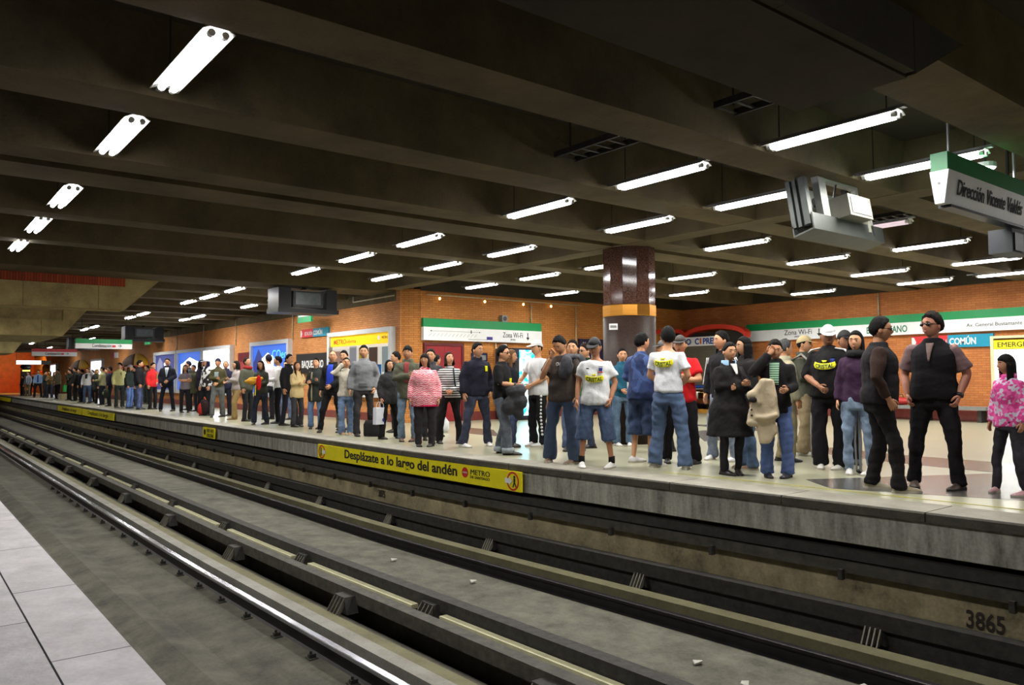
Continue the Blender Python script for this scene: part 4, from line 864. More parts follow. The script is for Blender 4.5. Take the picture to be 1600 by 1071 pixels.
    def strip(name, z0, z1, wf, mat, off=.014, back=False, u0=0.0, thick=.004, nz=8, nu=4, bend=0.0):
        """thin cloth shell lying on the torso: half-width wf(f) for f in 0..1 from z0 to z1"""
        mb = MB(); F = [];
        for lay in (off+thick, off-.004):
            F.append([[surf(u0+wf(i/nz)*(2*j/nu-1), z0+(z1-z0)*i/nz+bend*(2*j/nu-1)**2, o0+loose*.6+lay, back) for j in range(nu+1)] for i in range(nz+1)])
        for a in range(2):
            n0 = len(mb.v); vv = [p for r in F[a] for p in r]
            mb.add(vv, [(i*(nu+1)+j, i*(nu+1)+j+1, (i+1)*(nu+1)+j+1, (i+1)*(nu+1)+j) for i in range(nz) for j in range(nu)])
        e0 = [(0, j) for j in range(nu+1)]+[(i, nu) for i in range(1, nz+1)]+[(nz, j) for j in range(nu-1, -1, -1)]+[(i, 0) for i in range(nz-1, 0, -1)]
        ia = [i*(nu+1)+j for i, j in e0]; off2 = (nz+1)*(nu+1)
        mb.f.extend([(ia[q], ia[(q+1) % len(ia)], ia[(q+1) % len(ia)]+off2, ia[q]+off2) for q in range(len(ia))]); mb.m.extend([0]*len(ia))
        return fin(mb, name, mat)
    def wtext(name, body, z, width, mat, off, back=False, u0=0.0, size=.06, curve=0.0, bold=.002):
        me = text_mesh(body, size, .0, 'CENTER', 1, bold); co = np.array([v.co[:] for v in me.vertices]); kx = width/(co[:, 0].max()-co[:, 0].min()); mid = (co[:, 0].max()+co[:, 0].min())/2
        for v in me.vertices:
            u = (v.co.x-mid)*kx; p = surf(u0+u, z+v.co.y+curve*(u/(width/2))**2, o0+loose*.6+off, back); v.co = p*k
        me.materials.append(mat); return obj(name, me, root)
    # --- legs
    bk, bc = bottom[0], bottom[1]; bm_ = bc if hasattr(bc, 'node_tree') else (denim(bc) if bk in ('jeans', 'slim', 'shorts', 'cuffed') else fab(bc))
    prof = {'jeans': (.096, .086, .072, .068, .075), 'trousers': (.095, .084, .069, .064, .068), 'slim': (.092, .08, .062, .056, .052), 'baggy': (.099, .094, .083, .082, .092), 'cuffed': (.097, .092, .082, .08, .084), 'shorts': (.1, .102, .106, .108, .110)}[bk]
    pz = 0 if bk == 'shorts' else 1
    mb = MB(); mb.rings([tring(z, q_, 14) for z, q_ in ((.78, .014), (.84, .012), (.90, .006), (.96, -.004), (1.0, -.012))])
    zend = .40 if bk == 'shorts' else .035
    for s_ in (-1, 1):
        A, B_, C_ = hip[s_], knee[s_], foot[s_]-Vector((0, 0, .05))
        if bk == 'shorts': pts = [A+Vector((0, 0, .04)), A.lerp(B_, .35), A.lerp(B_, .8), B_.lerp(C_, .12), B_.lerp(C_, .24)]
        else: pts = [A+Vector((0, 0, .04)), A.lerp(B_, .45), B_, B_.lerp(C_, .4), C_+Vector((0, .0, .005))]
        mb.tube(pts, [q*lf for q in prof], 12, ref=(1, 0, 0))
    tr = fin(mb, {'jeans': 'jeans', 'slim': 'jeans', 'cuffed': 'jeans', 'shorts': 'shorts'}.get(bk, 'trousers'), bm_); REM.append((tr, vx*k, 3, .012 if near else .006, None, k))
    if bk == 'cuffed':
        for s_ in (-1, 1): fin(MB().tube([foot[s_]-Vector((0, 0, .05)), foot[s_]+Vector((0, 0, .03))], .094*lf, 14, ref=(1, 0, 0)), 'trouser_cuff', denim((150, 158, 168)))
    if bk == 'shorts' and 'socks' in extras:
        for s_ in (-1, 1): fin(MB().tube([foot[s_]-Vector((0, 0, .02)), foot[s_]+Vector((0, 0, .07))], .043, 10, ref=(1, 0, 0)), 'sock', fab((24, 24, 26)))
    # --- shoes
    sm_ = paint('shoe_%d_%d_%d' % tuple(shoes), shoes, .45, var=.1)
    fk = 1.0 if sex == 'm' else .88
    for s_ in (-1, 1):
        ya = s_*math.radians(14); f_ = foot[s_]; c_, n_ = math.cos(ya), math.sin(ya); mb = MB(); R_ = []
        for yy, hw, hh in ((.062, .026, .05), (.05, .036, .085), (.01, .042, .105), (-.05, .045, .08), (-.11, .049, .058), (-.165, .045, .046), (-.195, .032, .034), (-.207, .015, .025)):
            R_.append([Vector((f_.x+(xx*c_-yy*fk*n_*-1), f_.y+(yy*fk*c_+xx*n_*1), zz)) for xx, zz in ((-hw*.95, .0), (-hw, .022), (-hw*.72, hh*.8), (0, hh), (hw*.72, hh*.8), (hw, .022), (hw*.95, .0))])
        mb.rings(R_); so_ = fin(mb, 'shoe', sm_)
        if near:
            mb = MB(); mb.rings([[Vector((f_.x+(xx*c_+yy*fk*n_), f_.y+(yy*fk*c_+xx*n_), zz)) for xx, zz in ((-hw, 0), (-hw, .022), (hw, .022), (hw, 0))] for yy, hw in ((.066, .03), (.04, .043), (-.05, .048), (-.11, .052), (-.17, .047), (-.212, .02))])
            fin(mb, 'shoe_sole', paint('sole_pale', (190, 184, 170), .7) if sum(shoes) > 240 else paint('sole_dark', (40, 36, 32), .8), root, smooth=False)
    # --- hair, headwear, face
    hst, hc = hair; HM = hair_mat(hc)
    def cap_grid(sc, rim, n=24, m=8, lump=0.0, zsq=1.0):
        R_ = []
        for i in range(m+1):
            row = []
            for j in range(n):
                t_ = 2*math.pi*j/n; ft = (1+math.cos(t_))/2; zr = rim(ft); ph = math.acos(max(-1, min(1, zr)))*(i/m*.98+.02)
                l_ = sc*(1+lump*math.sin(7*t_+3*i)*math.sin(5*i+2*t_)+(rnd.uniform(-.035, .035) if lump and i > 0 else 0)); ph *= 1+(rnd.uniform(-.05, .04) if lump and i > m-2 else 0); p = hp(math.sin(ph)*math.sin(t_), -math.sin(ph)*math.cos(t_), math.cos(ph), l_ if i < m else .99, False); row.append(p)
            R_.append(row)
        return R_
    rims = {'short': lambda f_: np.interp(f_, [0, .35, .6, .85, 1], [-.55, -.25, .05, .55, .62]), 'fringe': lambda f_: np.interp(f_, [0, .35, .6, .85, 1], [-.55, -.25, -.05, .30, .34]), 'receding': lambda f_: np.interp(f_, [0, .4, .6, .85, 1], [-.5, -.2, .1, .82, .9])}
    if hst != 'bald':
        rim = rims['fringe' if hst in ('fringe', 'longfringe', 'bobfringe') else 'receding' if hst == 'receding' else 'short']
        sc = {'curly': 1.20, 'buzz': 1.04, 'receding': 1.07, 'bun': 1.09}.get(hst, 1.13)
        hatted = any(isinstance(e, tuple) and e[0] in ('cap', 'beanie') for e in extras); sc = 1.06 if hatted else sc; lump = 0 if hatted else {'curly': .06, 'short': .022, 'fringe': .022}.get(hst, 0)
        mb = MB().rings(cap_grid(sc, rim, 28 if near else 18, 8 if near else 6, lump))
        if hst in ('long', 'longfringe', 'bob', 'bobfringe', 'curlylong'):
            L_ = {'long': .30, 'longfringe': .34, 'bob': .12, 'bobfringe': .13, 'curlylong': .26}[hst]; nr_ = 7; F = []
            wv = .05 if hst == 'curlylong' else .012
            for lay in (1.0, .80):
                F.append([[Mh @ (HC+Vector((.088*hs*lay*(1+.25*i/nr_*(1 if hst == 'curlylong' else .6))*math.sin(t_)*(1+wv*math.sin(9*t_+2*i)), -(.105*lay*(1+.1*i/nr_))*math.cos(t_)+.005, .03-(.03+L_)*i/nr_))) for t_ in [math.radians(62)+math.radians(236)*j/16 for j in range(17)]] for i in range(nr_+1)])
            loop = [[*F[0][i], *F[1][i][::-1]] for i in range(nr_+1)]; mb.rings(loop)
        if hst == 'bun': mb.ellipsoid(Mh @ (HC+Vector((0, .115, .03))), (.045, .045, .045), 10, 7)
        fin(mb, 'hair', HM)
    else:
        mb = MB().rings([[hp(math.sin(ph)*math.sin(t_), -math.sin(ph)*math.cos(t_), math.cos(ph), 1.035, False) for t_ in [math.radians(70)+math.radians(220)*j/14 for j in range(15)]] for ph in (1.15, 1.4, 1.7, 2.0)], False, closed=False); fin(mb, 'hair', HM)
    if True:
        for s_ in (-1, 1):
            rot = Mh.to_3x3(); e_ = MB().ellipsoid(Mh @ (HC+Vector((s_*.031, -.081, .007))*hs), (.0125, .009, .0065), 8, 6, 0, rot).ellipsoid(Mh @ (HC+Vector((s_*.031, -.0885, .007))*hs), (.0062, .004, .006), 8, 5, 1, rot)
            fin(e_, 'eye', [EYEW, EYED])
            q = [Mh @ (HC+Vector((s_*a, b_, c_))*hs) for a, b_, c_ in ((.014, -.096, .029), (.032, -.093, .032), (.05, -.083, .025))]; fin(MB().tube(q, [.0032, .0042, .0025], 6), 'eyebrow', HM)
        fin(MB().ellipsoid(Mh @ (HC+Vector((0, -.092, -.06))*hs), (.023, .0075, .0075), 10, 5, 0, Mh.to_3x3()), 'mouth', LIP)
    for e in extras:
        nm, a = (e, None) if isinstance(e, str) else (e[0], e[1:])
        if nm == 'sunglasses':
            rot = Mh.to_3x3(); mb = MB()
            for s_ in (-1, 1):
                mb.ellipsoid(Mh @ (HC+Vector((s_*.032, -.094, .005))), (.03, .006, .018), 10, 6, 0, rot); mb.tube([Mh @ (HC+Vector((s_*.055, -.092, .012))), Mh @ (HC+Vector((s_*.083, .0, .012)))], .004, 5)
            mb.tube([Mh @ (HC+Vector((-.03, -.103, .012))), Mh @ (HC+Vector((.03, -.103, .012)))], .004, 5); fin(mb, 'sunglasses', LENS)
        elif nm == 'cap':
            c1 = paint('cap_%d_%d_%d' % tuple(a[0]), a[0], .8, var=.06); cp_ = fin(MB().rings(cap_grid(1.145, lambda f_: np.interp(f_, [0, .5, 1], [.0, .2, .36]), 24, 6)), 'cap', c1)
            b0 = [(.085*math.sin(t_), -.062-.125*math.cos(t_)*1.0) for t_ in [math.radians(-88)+math.radians(176)*j/12 for j in range(13)]]
            dn = -.028; pts = [Mh @ (HC+Vector((px, py, .047+(-py-.06)*dn/.12))) for px, py in b0]
            c2 = paint('brim_%d_%d_%d' % tuple(a[1] if len(a) > 1 else a[0]), a[1] if len(a) > 1 else a[0], .8, var=.06)
            bo = MB().prism(pts, Mh.to_3x3() @ Vector((0, 0, .008))); bo.v = [(p[0]*k, p[1]*k, p[2]*k) for p in bo.v]; bo.build('cap_brim', c2, cp_)
        elif nm == 'beanie':
            fin(MB().rings(cap_grid(1.16, lambda f_: np.interp(f_, [0, .5, 1], [-.25, .05, .40]), 24, 6)), 'knitted_hat', fab(a[0]))
        elif nm == 'badge':      # football shirt badge: yellow swoosh with lettering, crown above
            back = a[0] == 'back'; z = 1.26 if back else a[1] if len(a) > 1 else 1.16; wd = .135; cv = .024
            strip('yellow_badge', z-.036, z+.036, lambda f_: wd*(1-.12*abs(2*f_-1)), YELB, .016, back, nu=12, bend=cv)
            wtext('lettering', 'CRISTAL', z-.024, wd*1.62, GINK2, .0225, back, size=.068, curve=cv*.75)
            strip('crown', z+.05, z+.075, lambda f_: .018+.012*f_, YELB, .014, back, nu=4, nz=2)
        elif nm == 'crest':
            strip('crest', 1.255, 1.315, lambda f_: .016+.012*f_, fab((40, 52, 120)), .014, u0=a[0], nz=3); strip('crest_red', 1.25, 1.268, lambda f_: .028, RED, .015, u0=a[0], nz=2); strip('crest_line', 1.325, 1.333, lambda f_: .03, fab(a[1]), .013, u0=a[0], nz=1)
        elif nm == 'front': strip(a[0], a[1], a[2], (lambda f_, a=a: a[3]+(a[4]-a[3])*f_), fab(a[5]) if isinstance(a[5], tuple) else a[5], a[6] if len(a) > 6 else .014, u0=a[7] if len(a) > 7 else 0.0)
        elif nm == 'backpatch': strip(a[0], a[1], a[2], (lambda f_, a=a: a[3]+(a[4]-a[3])*f_), fab(a[5]), .014, True, u0=a[6] if len(a) > 6 else 0)
        elif nm == 'word': wtext('lettering', a[0], a[1], a[2], fab(a[3]), .016, False, u0=a[4] if len(a) > 4 else 0)
        elif nm == 'sleevestripe':
            for s_ in (-1, 1):
                for dd in (-.018, .018):
                    ps = []
                    for f_ in np.linspace(.05, .95, 8):
                        p = sh[s_].lerp(el[s_], f_*1.6) if f_ < .62 else el[s_].lerp(wr[s_], (f_*1.6-1)); r_ = np.interp(f_, [0, .6, 1], [.074, .062, .054]); ps.append(p+Vector((s_*r_*.8, -r_*.55+dd, r_*.25)))
                    fin(MB().tube(ps, .008, 5), 'sleeve_stripe', fab(a[0]))
        elif nm == 'legstripe':
            for s_ in (-1, 1):
                for q in range(a[1]):
                    A, B_, C_ = hip[s_], knee[s_], foot[s_]; ps = []
                    for f_ in np.linspace(.08, 1.9, 9):
                        p = A.lerp(B_, f_) if f_ < 1 else B_.lerp(C_, f_-1); r_ = np.interp(f_, [0, 1, 2], [prof[1], prof[2], prof[4]])*lf+.004; an = (q-(a[1]-1)/2)*.28; ps.append(p+Vector((s_*r_*math.cos(an), r_*math.sin(an), 0)))
                    fin(MB().tube(ps, .007, 5), 'leg_stripe', fab(a[0]))
        elif nm == 'chequer':
            s_ = a[0]
            for f_ in np.linspace(.12, 1.7, 12):
                A, B_, C_ = hip[s_], knee[s_], foot[s_]; p = A.lerp(B_, f_) if f_ < 1 else B_.lerp(C_, f_-1); r_ = np.interp(f_, [0, 1, 2], [prof[1], prof[2], prof[4]])*lf
                fin(MB().ellipsoid(p+Vector((s_*r_*.75, -r_*.65, 0)), (.022, .022, .022), 6, 4), 'white_check', fab((236, 236, 236)))
        elif nm == 'shoulderstripe':
            for s_ in (-1, 1):
                for dy in (-.045, -.01, .025): fin(MB().tube([Vector((s_*(sw-.08), dy, 1.444)), Vector((s_*(sw-.02), dy, 1.432)), Vector((s_*(sw+.02), dy, 1.425)), Vector((s_*(sw+.05), dy, 1.39))], .009, 5), 'shoulder_stripe', fab(a[0]))
        elif nm == 'backpack':
            mb = MB().ellipsoid((0, .22, 1.2), (.15, .09, .23), 14, 9)
            for s_ in (-1, 1): mb.tube([Vector((s_*.11, .14, 1.36)), Vector((s_*.12, .0, 1.455)), Vector((s_*.12, -.125, 1.33)), Vector((s_*.13, -.13, 1.2)), Vector((s_*.15, .12, 1.02))], .022, 6)
            b_ = fin(mb, 'backpack', fab(a[0])); tag(b_, 'backpack worn on both shoulders')
        elif nm == 'scarf':
            mb = MB()
            R_ = [[Vector((r_*math.cos(t_), .005+r_*.95*math.sin(t_)-(.02 if math.sin(t_) < 0 else 0), z)) for t_ in [2*math.pi*j/16 for j in range(16)]] for r_, z in ((.10, 1.40), (.125, 1.43), (.11, 1.48), (.08, 1.49))]; mb.rings(R_); fin(mb, 'scarf', fab(a[0]))
        elif nm == 'neckband':
            R_ = [[Vector((r_*math.cos(t_), .012+r_*.95*math.sin(t_), z)) for t_ in [2*math.pi*j/16 for j in range(16)]] for r_, z in ((.10, 1.405), (.092, 1.44), (.078, 1.452), (.07, 1.44))]; fin(MB().rings(R_), 'neckband', fab(a[0]))
        elif nm == 'strap':
            s_ = a[1]; mb = MB().tube([surf(s_*u, z, o0+.012) for u, z in ((.08, 1.40), (.09, 1.3), (.1, 1.2), (.12, 1.1), (.15, 1.0))]+[Vector((s_*.22, .05, .95))], .016, 6); mb.ellipsoid((s_*.235, .06, .93), (.06, .11, .12), 10, 7); fin(mb, 'shoulder_bag', fab(a[0]))
        elif nm == 'watch':
            s_ = a[0]; d = (wr[s_]-el[s_]).normalized(); fin(MB().tube([wr[s_]-d*.03, wr[s_]], .037, 10), 'wristwatch', BLK if len(a) < 2 else fab(a[1]))
        elif nm == 'coatedge': fin(MB().rings([tring(z, .05, 16, .01) for z in (hem, hem+.03)], True), 'hem_band', fab(a[0]))
        elif nm == 'hooduponhair':
            fin(MB().rings(cap_grid(1.24, lambda f_: np.interp(f_, [0, .4, .7, 1], [-.9, -.8, -.3, .5]), 22, 7)), 'raised_hood', fab(a[0]))
    return root, {s_: root.matrix_basis @ (wr[s_]*k) for s_ in (-1, 1)}, k
YELB = paint('badge_yellow', (238, 226, 20), .6, var=.03); GINK2 = paint('badge_green', (20, 70, 40), .6, var=0)
def finish_people():
    for ob, vox, it, fold, ex, k in REM:
        md = ob.modifiers.new('r', 'REMESH'); md.mode = 'VOXEL'; md.voxel_size = vox; md.use_smooth_shade = True
        if it: ms = ob.modifiers.new('s', 'SMOOTH'); ms.factor = .5; ms.iterations = it
    bpy.context.view_layer.update(); dg = bpy.context.evaluated_depsgraph_get(); out = []
    for ob, *_ in REM: out.append(bpy.data.meshes.new_from_object(ob.evaluated_get(dg)))
    for (ob, vox, it, fold, ex, k), me in zip(REM, out):
        ob.modifiers.clear(); old = ob.data
        if not me.materials:
            for m_ in old.materials: me.materials.append(m_)
        if fold:
            n = len(me.vertices); co = np.empty(n*3); me.vertices.foreach_get('co', co); co = co.reshape(-1, 3); no = np.empty(n*3); me.vertices.foreach_get('normal', no); no = no.reshape(-1, 3)
            r = np.random.RandomState(hash(ob.name) % 1000 if False else len(me.vertices) % 997); d = np.zeros(n)
            for f_, w_ in ((9, .8), (19, .8), (33, .6), (52, .35)):
                v = r.randn(3); v /= np.linalg.norm(v); v2 = r.randn(3)*.6; d += w_*np.sin(co @ (v*f_/k)+r.rand()*6+1.5*np.sin(co @ (v2*f_/k)))
            co += no*(d*fold*k*.6)[:, None]; co[:, 2] = np.maximum(co[:, 2], .006) if ob.name.split('.')[0] != 'cloth' else co[:, 2]; me.vertices.foreach_set('co', co.ravel())
        if ex is not None:
            ex.v = [(a*k, b_*k, c*k) for a, b_, c in ex.v]; e2 = ex.mesh('extra'); bm = bmesh.new(); bm.from_mesh(e2); bmesh.ops.recalc_face_normals(bm, faces=bm.faces); bm.from_mesh(me); bm.to_mesh(me); bm.free(); bpy.data.meshes.remove(e2)
        me.polygons.foreach_set('use_smooth', [True]*len(me.polygons)); me.update(); me.name = ob.name; ob.data = me; bpy.data.meshes.remove(old)

# ------------------------------------------------------------------ the crowd
PAT_PINK = zigzag((236, 196, 202), (206, 36, 70)); PAT_STRIPE = stripes((206, 206, 206), (38, 40, 46), 26, .5)
PAT_PINK2 = blotch((224, 96, 168), (206, 60, 140), (196, 186, 206), 42); PAT_BW = blotch((226, 226, 226), (30, 30, 34), (226, 226, 226), 12)
PAT_DENIM = blotch((40, 58, 104), (30, 44, 84), (58, 80, 130), 10); PAT_GSTRIPE = stripes((170, 200, 176), (60, 110, 84), 40, .5)
CROWD = {}
def P_(px, py, rz, h, near, label, kw):
    CROWD[label] = person(label, px, py, rz, h, near=near, **kw)
P_(px=-63.02, py=7.05, rz=0.41, h=1.4, near=False, label='person in a black coat at the far left end of the crowd', kw=dict(**{'top':('jacket',(34,32,34)),'bottom':('trousers',(40,36,36))}))
P_(px=-61.47, py=7.18, rz=0.76, h=1.65, near=False, label='person in pale blue jacket and khaki trousers at the far left', kw=dict(**{'top':('jacket',(140,150,168)),'bottom':('trousers',(122,112,86)),'extras':[('front','shirt_front',0.95,1.38,0.03,0.05,(225,228,235))]}))
P_(px=-62.38, py=7.58, rz=1.28, h=1.52, near=False, label='person in black half hidden behind the pale blue jacket', kw=dict(**{'top':('jacket',(30,30,34)),'bottom':('trousers',(30,30,34))}))
P_(px=-56.46, py=7.14, rz=1.27, h=1.72, near=False, label='person in light blue shirt with deep blue tie, far left', kw=dict(**{'top':('shirt',(150,178,214)),'bottom':('trousers',(28,28,36)),'stance':'wide','extras':[('front','tie',0.95,1.4,0.045,0.03,(30,60,150))]}))
P_(px=-55.08, py=7.33, rz=2.49, h=1.63, near=False, label='dark haired person in dark green with arms folded, far left', kw=dict(**{'top':('jacket',(36,42,38)),'bottom':('trousers',(30,34,40)),'pose':('cross','cross2')}))
P_(px=-53.89, py=7.41, rz=0.91, h=1.62, near=False, label='brown haired person in an olive top, far left', kw=dict(**{'top':('sweater',(98,80,46)),'bottom':('jeans',(40,44,56)),'hair':('bob',(96,60,32)),'sex':'f','pose':('cross','cross2')}))
P_(px=-50.81, py=7.39, rz=0.38, h=1.7, near=False, label='man in grey olive jacket looking left, before a white light box', kw=dict(**{'top':('jacket',(126,122,100)),'bottom':('trousers',(24,26,32)),'pose':('down','front')}))
P_(px=-47.16, py=7.4, rz=0.19, h=1.65, near=False, label='person in black carrying a bright green bag', kw=dict(**{'top':('jacket',(38,42,36)),'bottom':('trousers',(22,24,24)),'pose':('hip','chin')}))
P_(px=-45.5, py=7.4, rz=-0.34, h=1.73, near=False, label='person in black with a raised arm beside the green bag carrier', kw=dict(**{'top':('jacket',(30,32,34)),'bottom':('trousers',(26,26,28)),'pose':('raise','down')}))
P_(px=-42.68, py=7.22, rz=-0.69, h=1.6, near=False, label='person in a long navy coat far left, behind the raised arm', kw=dict(**{'top':('coat',(30,34,50)),'bottom':('trousers',(34,36,44))}))
P_(px=-40.74, py=7.12, rz=1.05, h=1.64, near=False, label='person in white grey hoodie and jeans raising one arm', kw=dict(**{'top':('hoodie',(206,206,206)),'bottom':('jeans',(58,74,98)),'pose':('down','raise'),'extras':[('front','dark_shirt',1.2,1.42,0.05,0.06,(40,40,48))]}))
P_(px=-37.86, py=6.97, rz=2.96, h=1.55, near=False, label='blond person in a black coat with white shoes, left', kw=dict(**{'top':('coat',(34,40,36),{'hem':0.7}),'bottom':('trousers',(24,24,26)),'hair':('bob',(176,142,88)),'shoes':(230,230,226),'sex':'f'}))
P_(px=-37.19, py=7.07, rz=-0.54, h=1.65, near=False, label='person in an olive sweater hugging the blond one', kw=dict(**{'top':('sweater',(150,146,104)),'bottom':('trousers',(28,30,40)),'pose':('chin','hold')}))
P_(px=-35.6, py=7.05, rz=-0.37, h=1.63, near=False, label='person in navy with a red collar behind the pale yellow sweater', kw=dict(**{'top':('jacket',(34,34,48),{'collar':(150,40,44)}),'bottom':('trousers',(40,44,42))}))
P_(px=-32.94, py=6.86, rz=1.71, h=1.73, near=False, label='man in a pale yellow sweater with dark jeans, left part of crowd', kw=dict(**{'top':('sweater',(226,220,152)),'bottom':('jeans',(48,56,56)),'pose':('down','out'),'shoes':(120,116,110),'head':(50,5),'extras':[('front','glasses_on_collar',1.24,1.36,0.006,0.012,(30,30,30),0.016)]}))
P_(px=-32.27, py=7.07, rz=2.4, h=1.65, near=False, label='person with a patterned woollen hat behind the yellow sweater', kw=dict(**{'top':('jacket',(44,52,50)),'bottom':('jeans',(92,120,176)),'hair':('bob',(120,96,60)),'sex':'f','extras':[('beanie',(170,160,168))]}))
P_(px=-39.0, py=7.57, rz=0.86, h=1.59, near=False, label='person in charcoal behind the olive sweater, far left', kw=dict(**{'top':('jacket',(52,52,54)),'bottom':('trousers',(40,40,44))}))
P_(px=-34.69, py=7.44, rz=1.71, h=1.67, near=False, label='person in dark green behind the shoulder of the pale yellow sweater', kw=dict(**{'top':('jacket',(44,54,44)),'bottom':('trousers',(36,36,40)),'hair':('bob',(52,34,26)),'sex':'f'}))
P_(px=-34.43, py=7.69, rz=0.48, h=1.64, near=False, label='person in black partly behind the patterned hat, left', kw=dict(**{'top':('jacket',(34,34,38)),'bottom':('jeans',(60,66,90))}))
P_(px=-42.86, py=7.71, rz=0.35, h=1.57, near=False, label='person in grey behind the white grey hoodie, far left', kw=dict(**{'top':('jacket',(74,74,76)),'bottom':('trousers',(36,36,40))}))
P_(px=-55.58, py=7.88, rz=1.95, h=1.59, near=False, label='person in dark brown before the farthest white light box', kw=dict(**{'top':('jacket',(64,48,36)),'bottom':('trousers',(34,32,34)),'hair':('bob',(24,22,22)),'sex':'f'}))
P_(px=-46.76, py=7.75, rz=0.71, h=1.68, near=False, label='hooded person in black between the raised arm and the navy coat', kw=dict(**{'top':('hoodie',(34,34,36)),'bottom':('trousers',(30,30,32))}))
P_(px=-30.65, py=7.04, rz=2.74, h=1.79, near=False, label='man in black jacket and blue jeans turned right, left of red jacket', kw=dict(**{'top':('jacket',(28,26,32)),'bottom':('jeans',(76,88,128)),'pose':('down','pocket'),'stance':'close'}))
P_(px=-37.04, py=8.82, rz=0.29, h=1.71, near=False, label='person in dark clothes behind, between black jacket and red jacket', kw=dict(**{'top':('jacket',(52,58,60)),'bottom':('trousers',(42,48,44))}))
P_(px=-30.6, py=7.48, rz=2.03, h=1.7, near=False, label='person in a bright red jacket with green strap and black trousers', kw=dict(**{'top':('jacket',(206,40,44)),'bottom':('trousers',(28,28,30)),'pose':('down','front'),'extras':[('front','green_strap',1.0,1.36,0.02,0.02,(70,150,90),0.016,0.07)]}))
P_(px=-28.39, py=7.41, rz=1.14, h=1.81, near=False, label='man in a dark suit with pale tie and white shirt', kw=dict(**{'top':('jacket',(30,32,44),{'hem':0.8}),'bottom':('trousers',(28,30,40)),'pose':('pocket','front'),'stance':'wide','extras':[('front','shirt_front',1.12,1.42,0.012,0.06,(232,234,240)),('front','tie',1.13,1.39,0.02,0.022,(150,176,196),0.019)]}))
P_(px=-26.87, py=7.56, rz=1.47, h=1.57, near=False, label='woman in a grey t-shirt with folded arms', kw=dict(**{'top':('tee',(124,116,122)),'bottom':('trousers',(34,32,36)),'pose':('cross','cross2'),'hair':('long',(36,26,22)),'sex':'f'}))
P_(px=-28.99, py=8.28, rz=-0.45, h=1.74, near=False, label='person with dark blue hair behind the grey t-shirt woman', kw=dict(**{'top':('jacket',(48,54,60)),'bottom':('jeans',(40,46,66)),'hair':('short',(34,36,70))}))
P_(px=-27.71, py=8.08, rz=0.59, h=1.58, near=False, label='person in an olive coat right behind the folded arms woman', kw=dict(**{'top':('coat',(72,72,54),{'hem':0.66}),'bottom':('trousers',(40,42,52)),'hair':('short',(44,44,70))}))
P_(px=-26.74, py=8.02, rz=2.5, h=1.72, near=False, label='dark haired woman in navy looking right beside the white cap', kw=dict(**{'top':('jacket',(44,42,58)),'bottom':('trousers',(30,32,36)),'hair':('long',(36,26,22)),'sex':'f','pose':('cross','down')}))
P_(px=-24.27, py=7.45, rz=0.23, h=1.72, near=False, label='person in black and white patterned top with a white cap', kw=dict(**{'top':('sweater',PAT_BW),'bottom':('trousers',(26,26,30)),'extras':[('cap',(226,226,236),(200,200,220))],'hair':('bob',(40,38,90))}))
P_(px=-23.01, py=7.39, rz=0.91, h=1.69, near=False, label='man in a dark beret and olive top holding his hands together', kw=dict(**{'top':('shirt',(70,66,44),{'hem':0.84}),'bottom':('jeans',(86,90,90)),'pose':('cross2','front'),'hair':('short',(36,26,22)),'extras':[('beanie',(44,46,66)),('front','grey_print',1.1,1.32,0.06,0.06,(140,156,160))],'stance':'step'}))
P_(px=-23.64, py=7.82, rz=0.9, h=1.63, near=False, label='balding man in dark blue behind the beret man', kw=dict(**{'top':('jacket',(36,38,62)),'bottom':('trousers',(30,32,44)),'hair':('receding',(70,58,54))}))
P_(px=-21.2, py=7.3, rz=0.02, h=1.58, near=False, label='woman in grey top and khaki trousers leaning', kw=dict(**{'top':('sweater',(160,150,148)),'bottom':('trousers',(150,126,84)),'hair':('bob',(24,22,22)),'sex':'f','pose':('hold','cross'),'stance':'lean','shoes':(130,100,60)}))
P_(px=-20.2, py=7.24, rz=2.1, h=1.65, near=False, label='man in grey green blazer with a red scarf looking up', kw=dict(**{'top':('jacket',(84,86,74)),'bottom':('trousers',(44,46,50)),'pose':('down','hold'),'head':(0,18),'hair':('short',(36,26,22)),'extras':[('scarf',(150,44,44))],'fat':1.05}))
P_(px=-18.56, py=6.98, rz=0.69, h=1.54, near=False, label='person in dark jeans holding a red and yellow bundle', kw=dict(**{'top':('jacket',(58,60,52)),'bottom':('jeans',(40,44,58)),'pose':('hold','hold'),'shoes':(40,40,44),'stance':'step','sex':'f','hair':('bob',(36,26,22))}))
P_(px=-20.58, py=7.95, rz=-1.42, h=1.75, near=False, label='person in white seen from behind, reaching to the bundle holder', kw=dict(**{'top':('shirt',(226,222,232)),'bottom':('trousers',(34,36,44)),'pose':('reach','hold'),'hair':('short',(40,36,60))}))
P_(px=-18.66, py=7.45, rz=-0.47, h=1.65, near=False, label='man in a white shirt with dark patches facing left', kw=dict(**{'top':('shirt',(228,226,228),{'hem':0.8}),'bottom':('trousers',(26,26,32)),'pose':('hold','hold'),'extras':[('front','dark_patch',1.02,1.1,0.08,0.09,(60,80,100),0.016,-0.05)],'hair':('short',(34,28,44))}))
P_(px=-20.23, py=8.31, rz=0.66, h=1.58, near=False, label='face peeping out behind the dark suit, between white shirt and suit', kw=dict(**{'top':('jacket',(50,48,60)),'bottom':('jeans',(90,100,130)),'hair':('short',(24,22,22))}))
P_(px=-17.71, py=7.33, rz=2.05, h=1.67, near=False, label='tall man in black suit in profile behind the beige jacket', kw=dict(**{'top':('jacket',(26,26,30),{'hem':0.76}),'bottom':('trousers',(36,38,48)),'hair':('short',(24,22,22)),'pose':('down','pocket'),'stance':'stepr','head':(0,4),'extras':[('front','shirt_front',1.3,1.44,0.01,0.035,(235,235,235))]}))
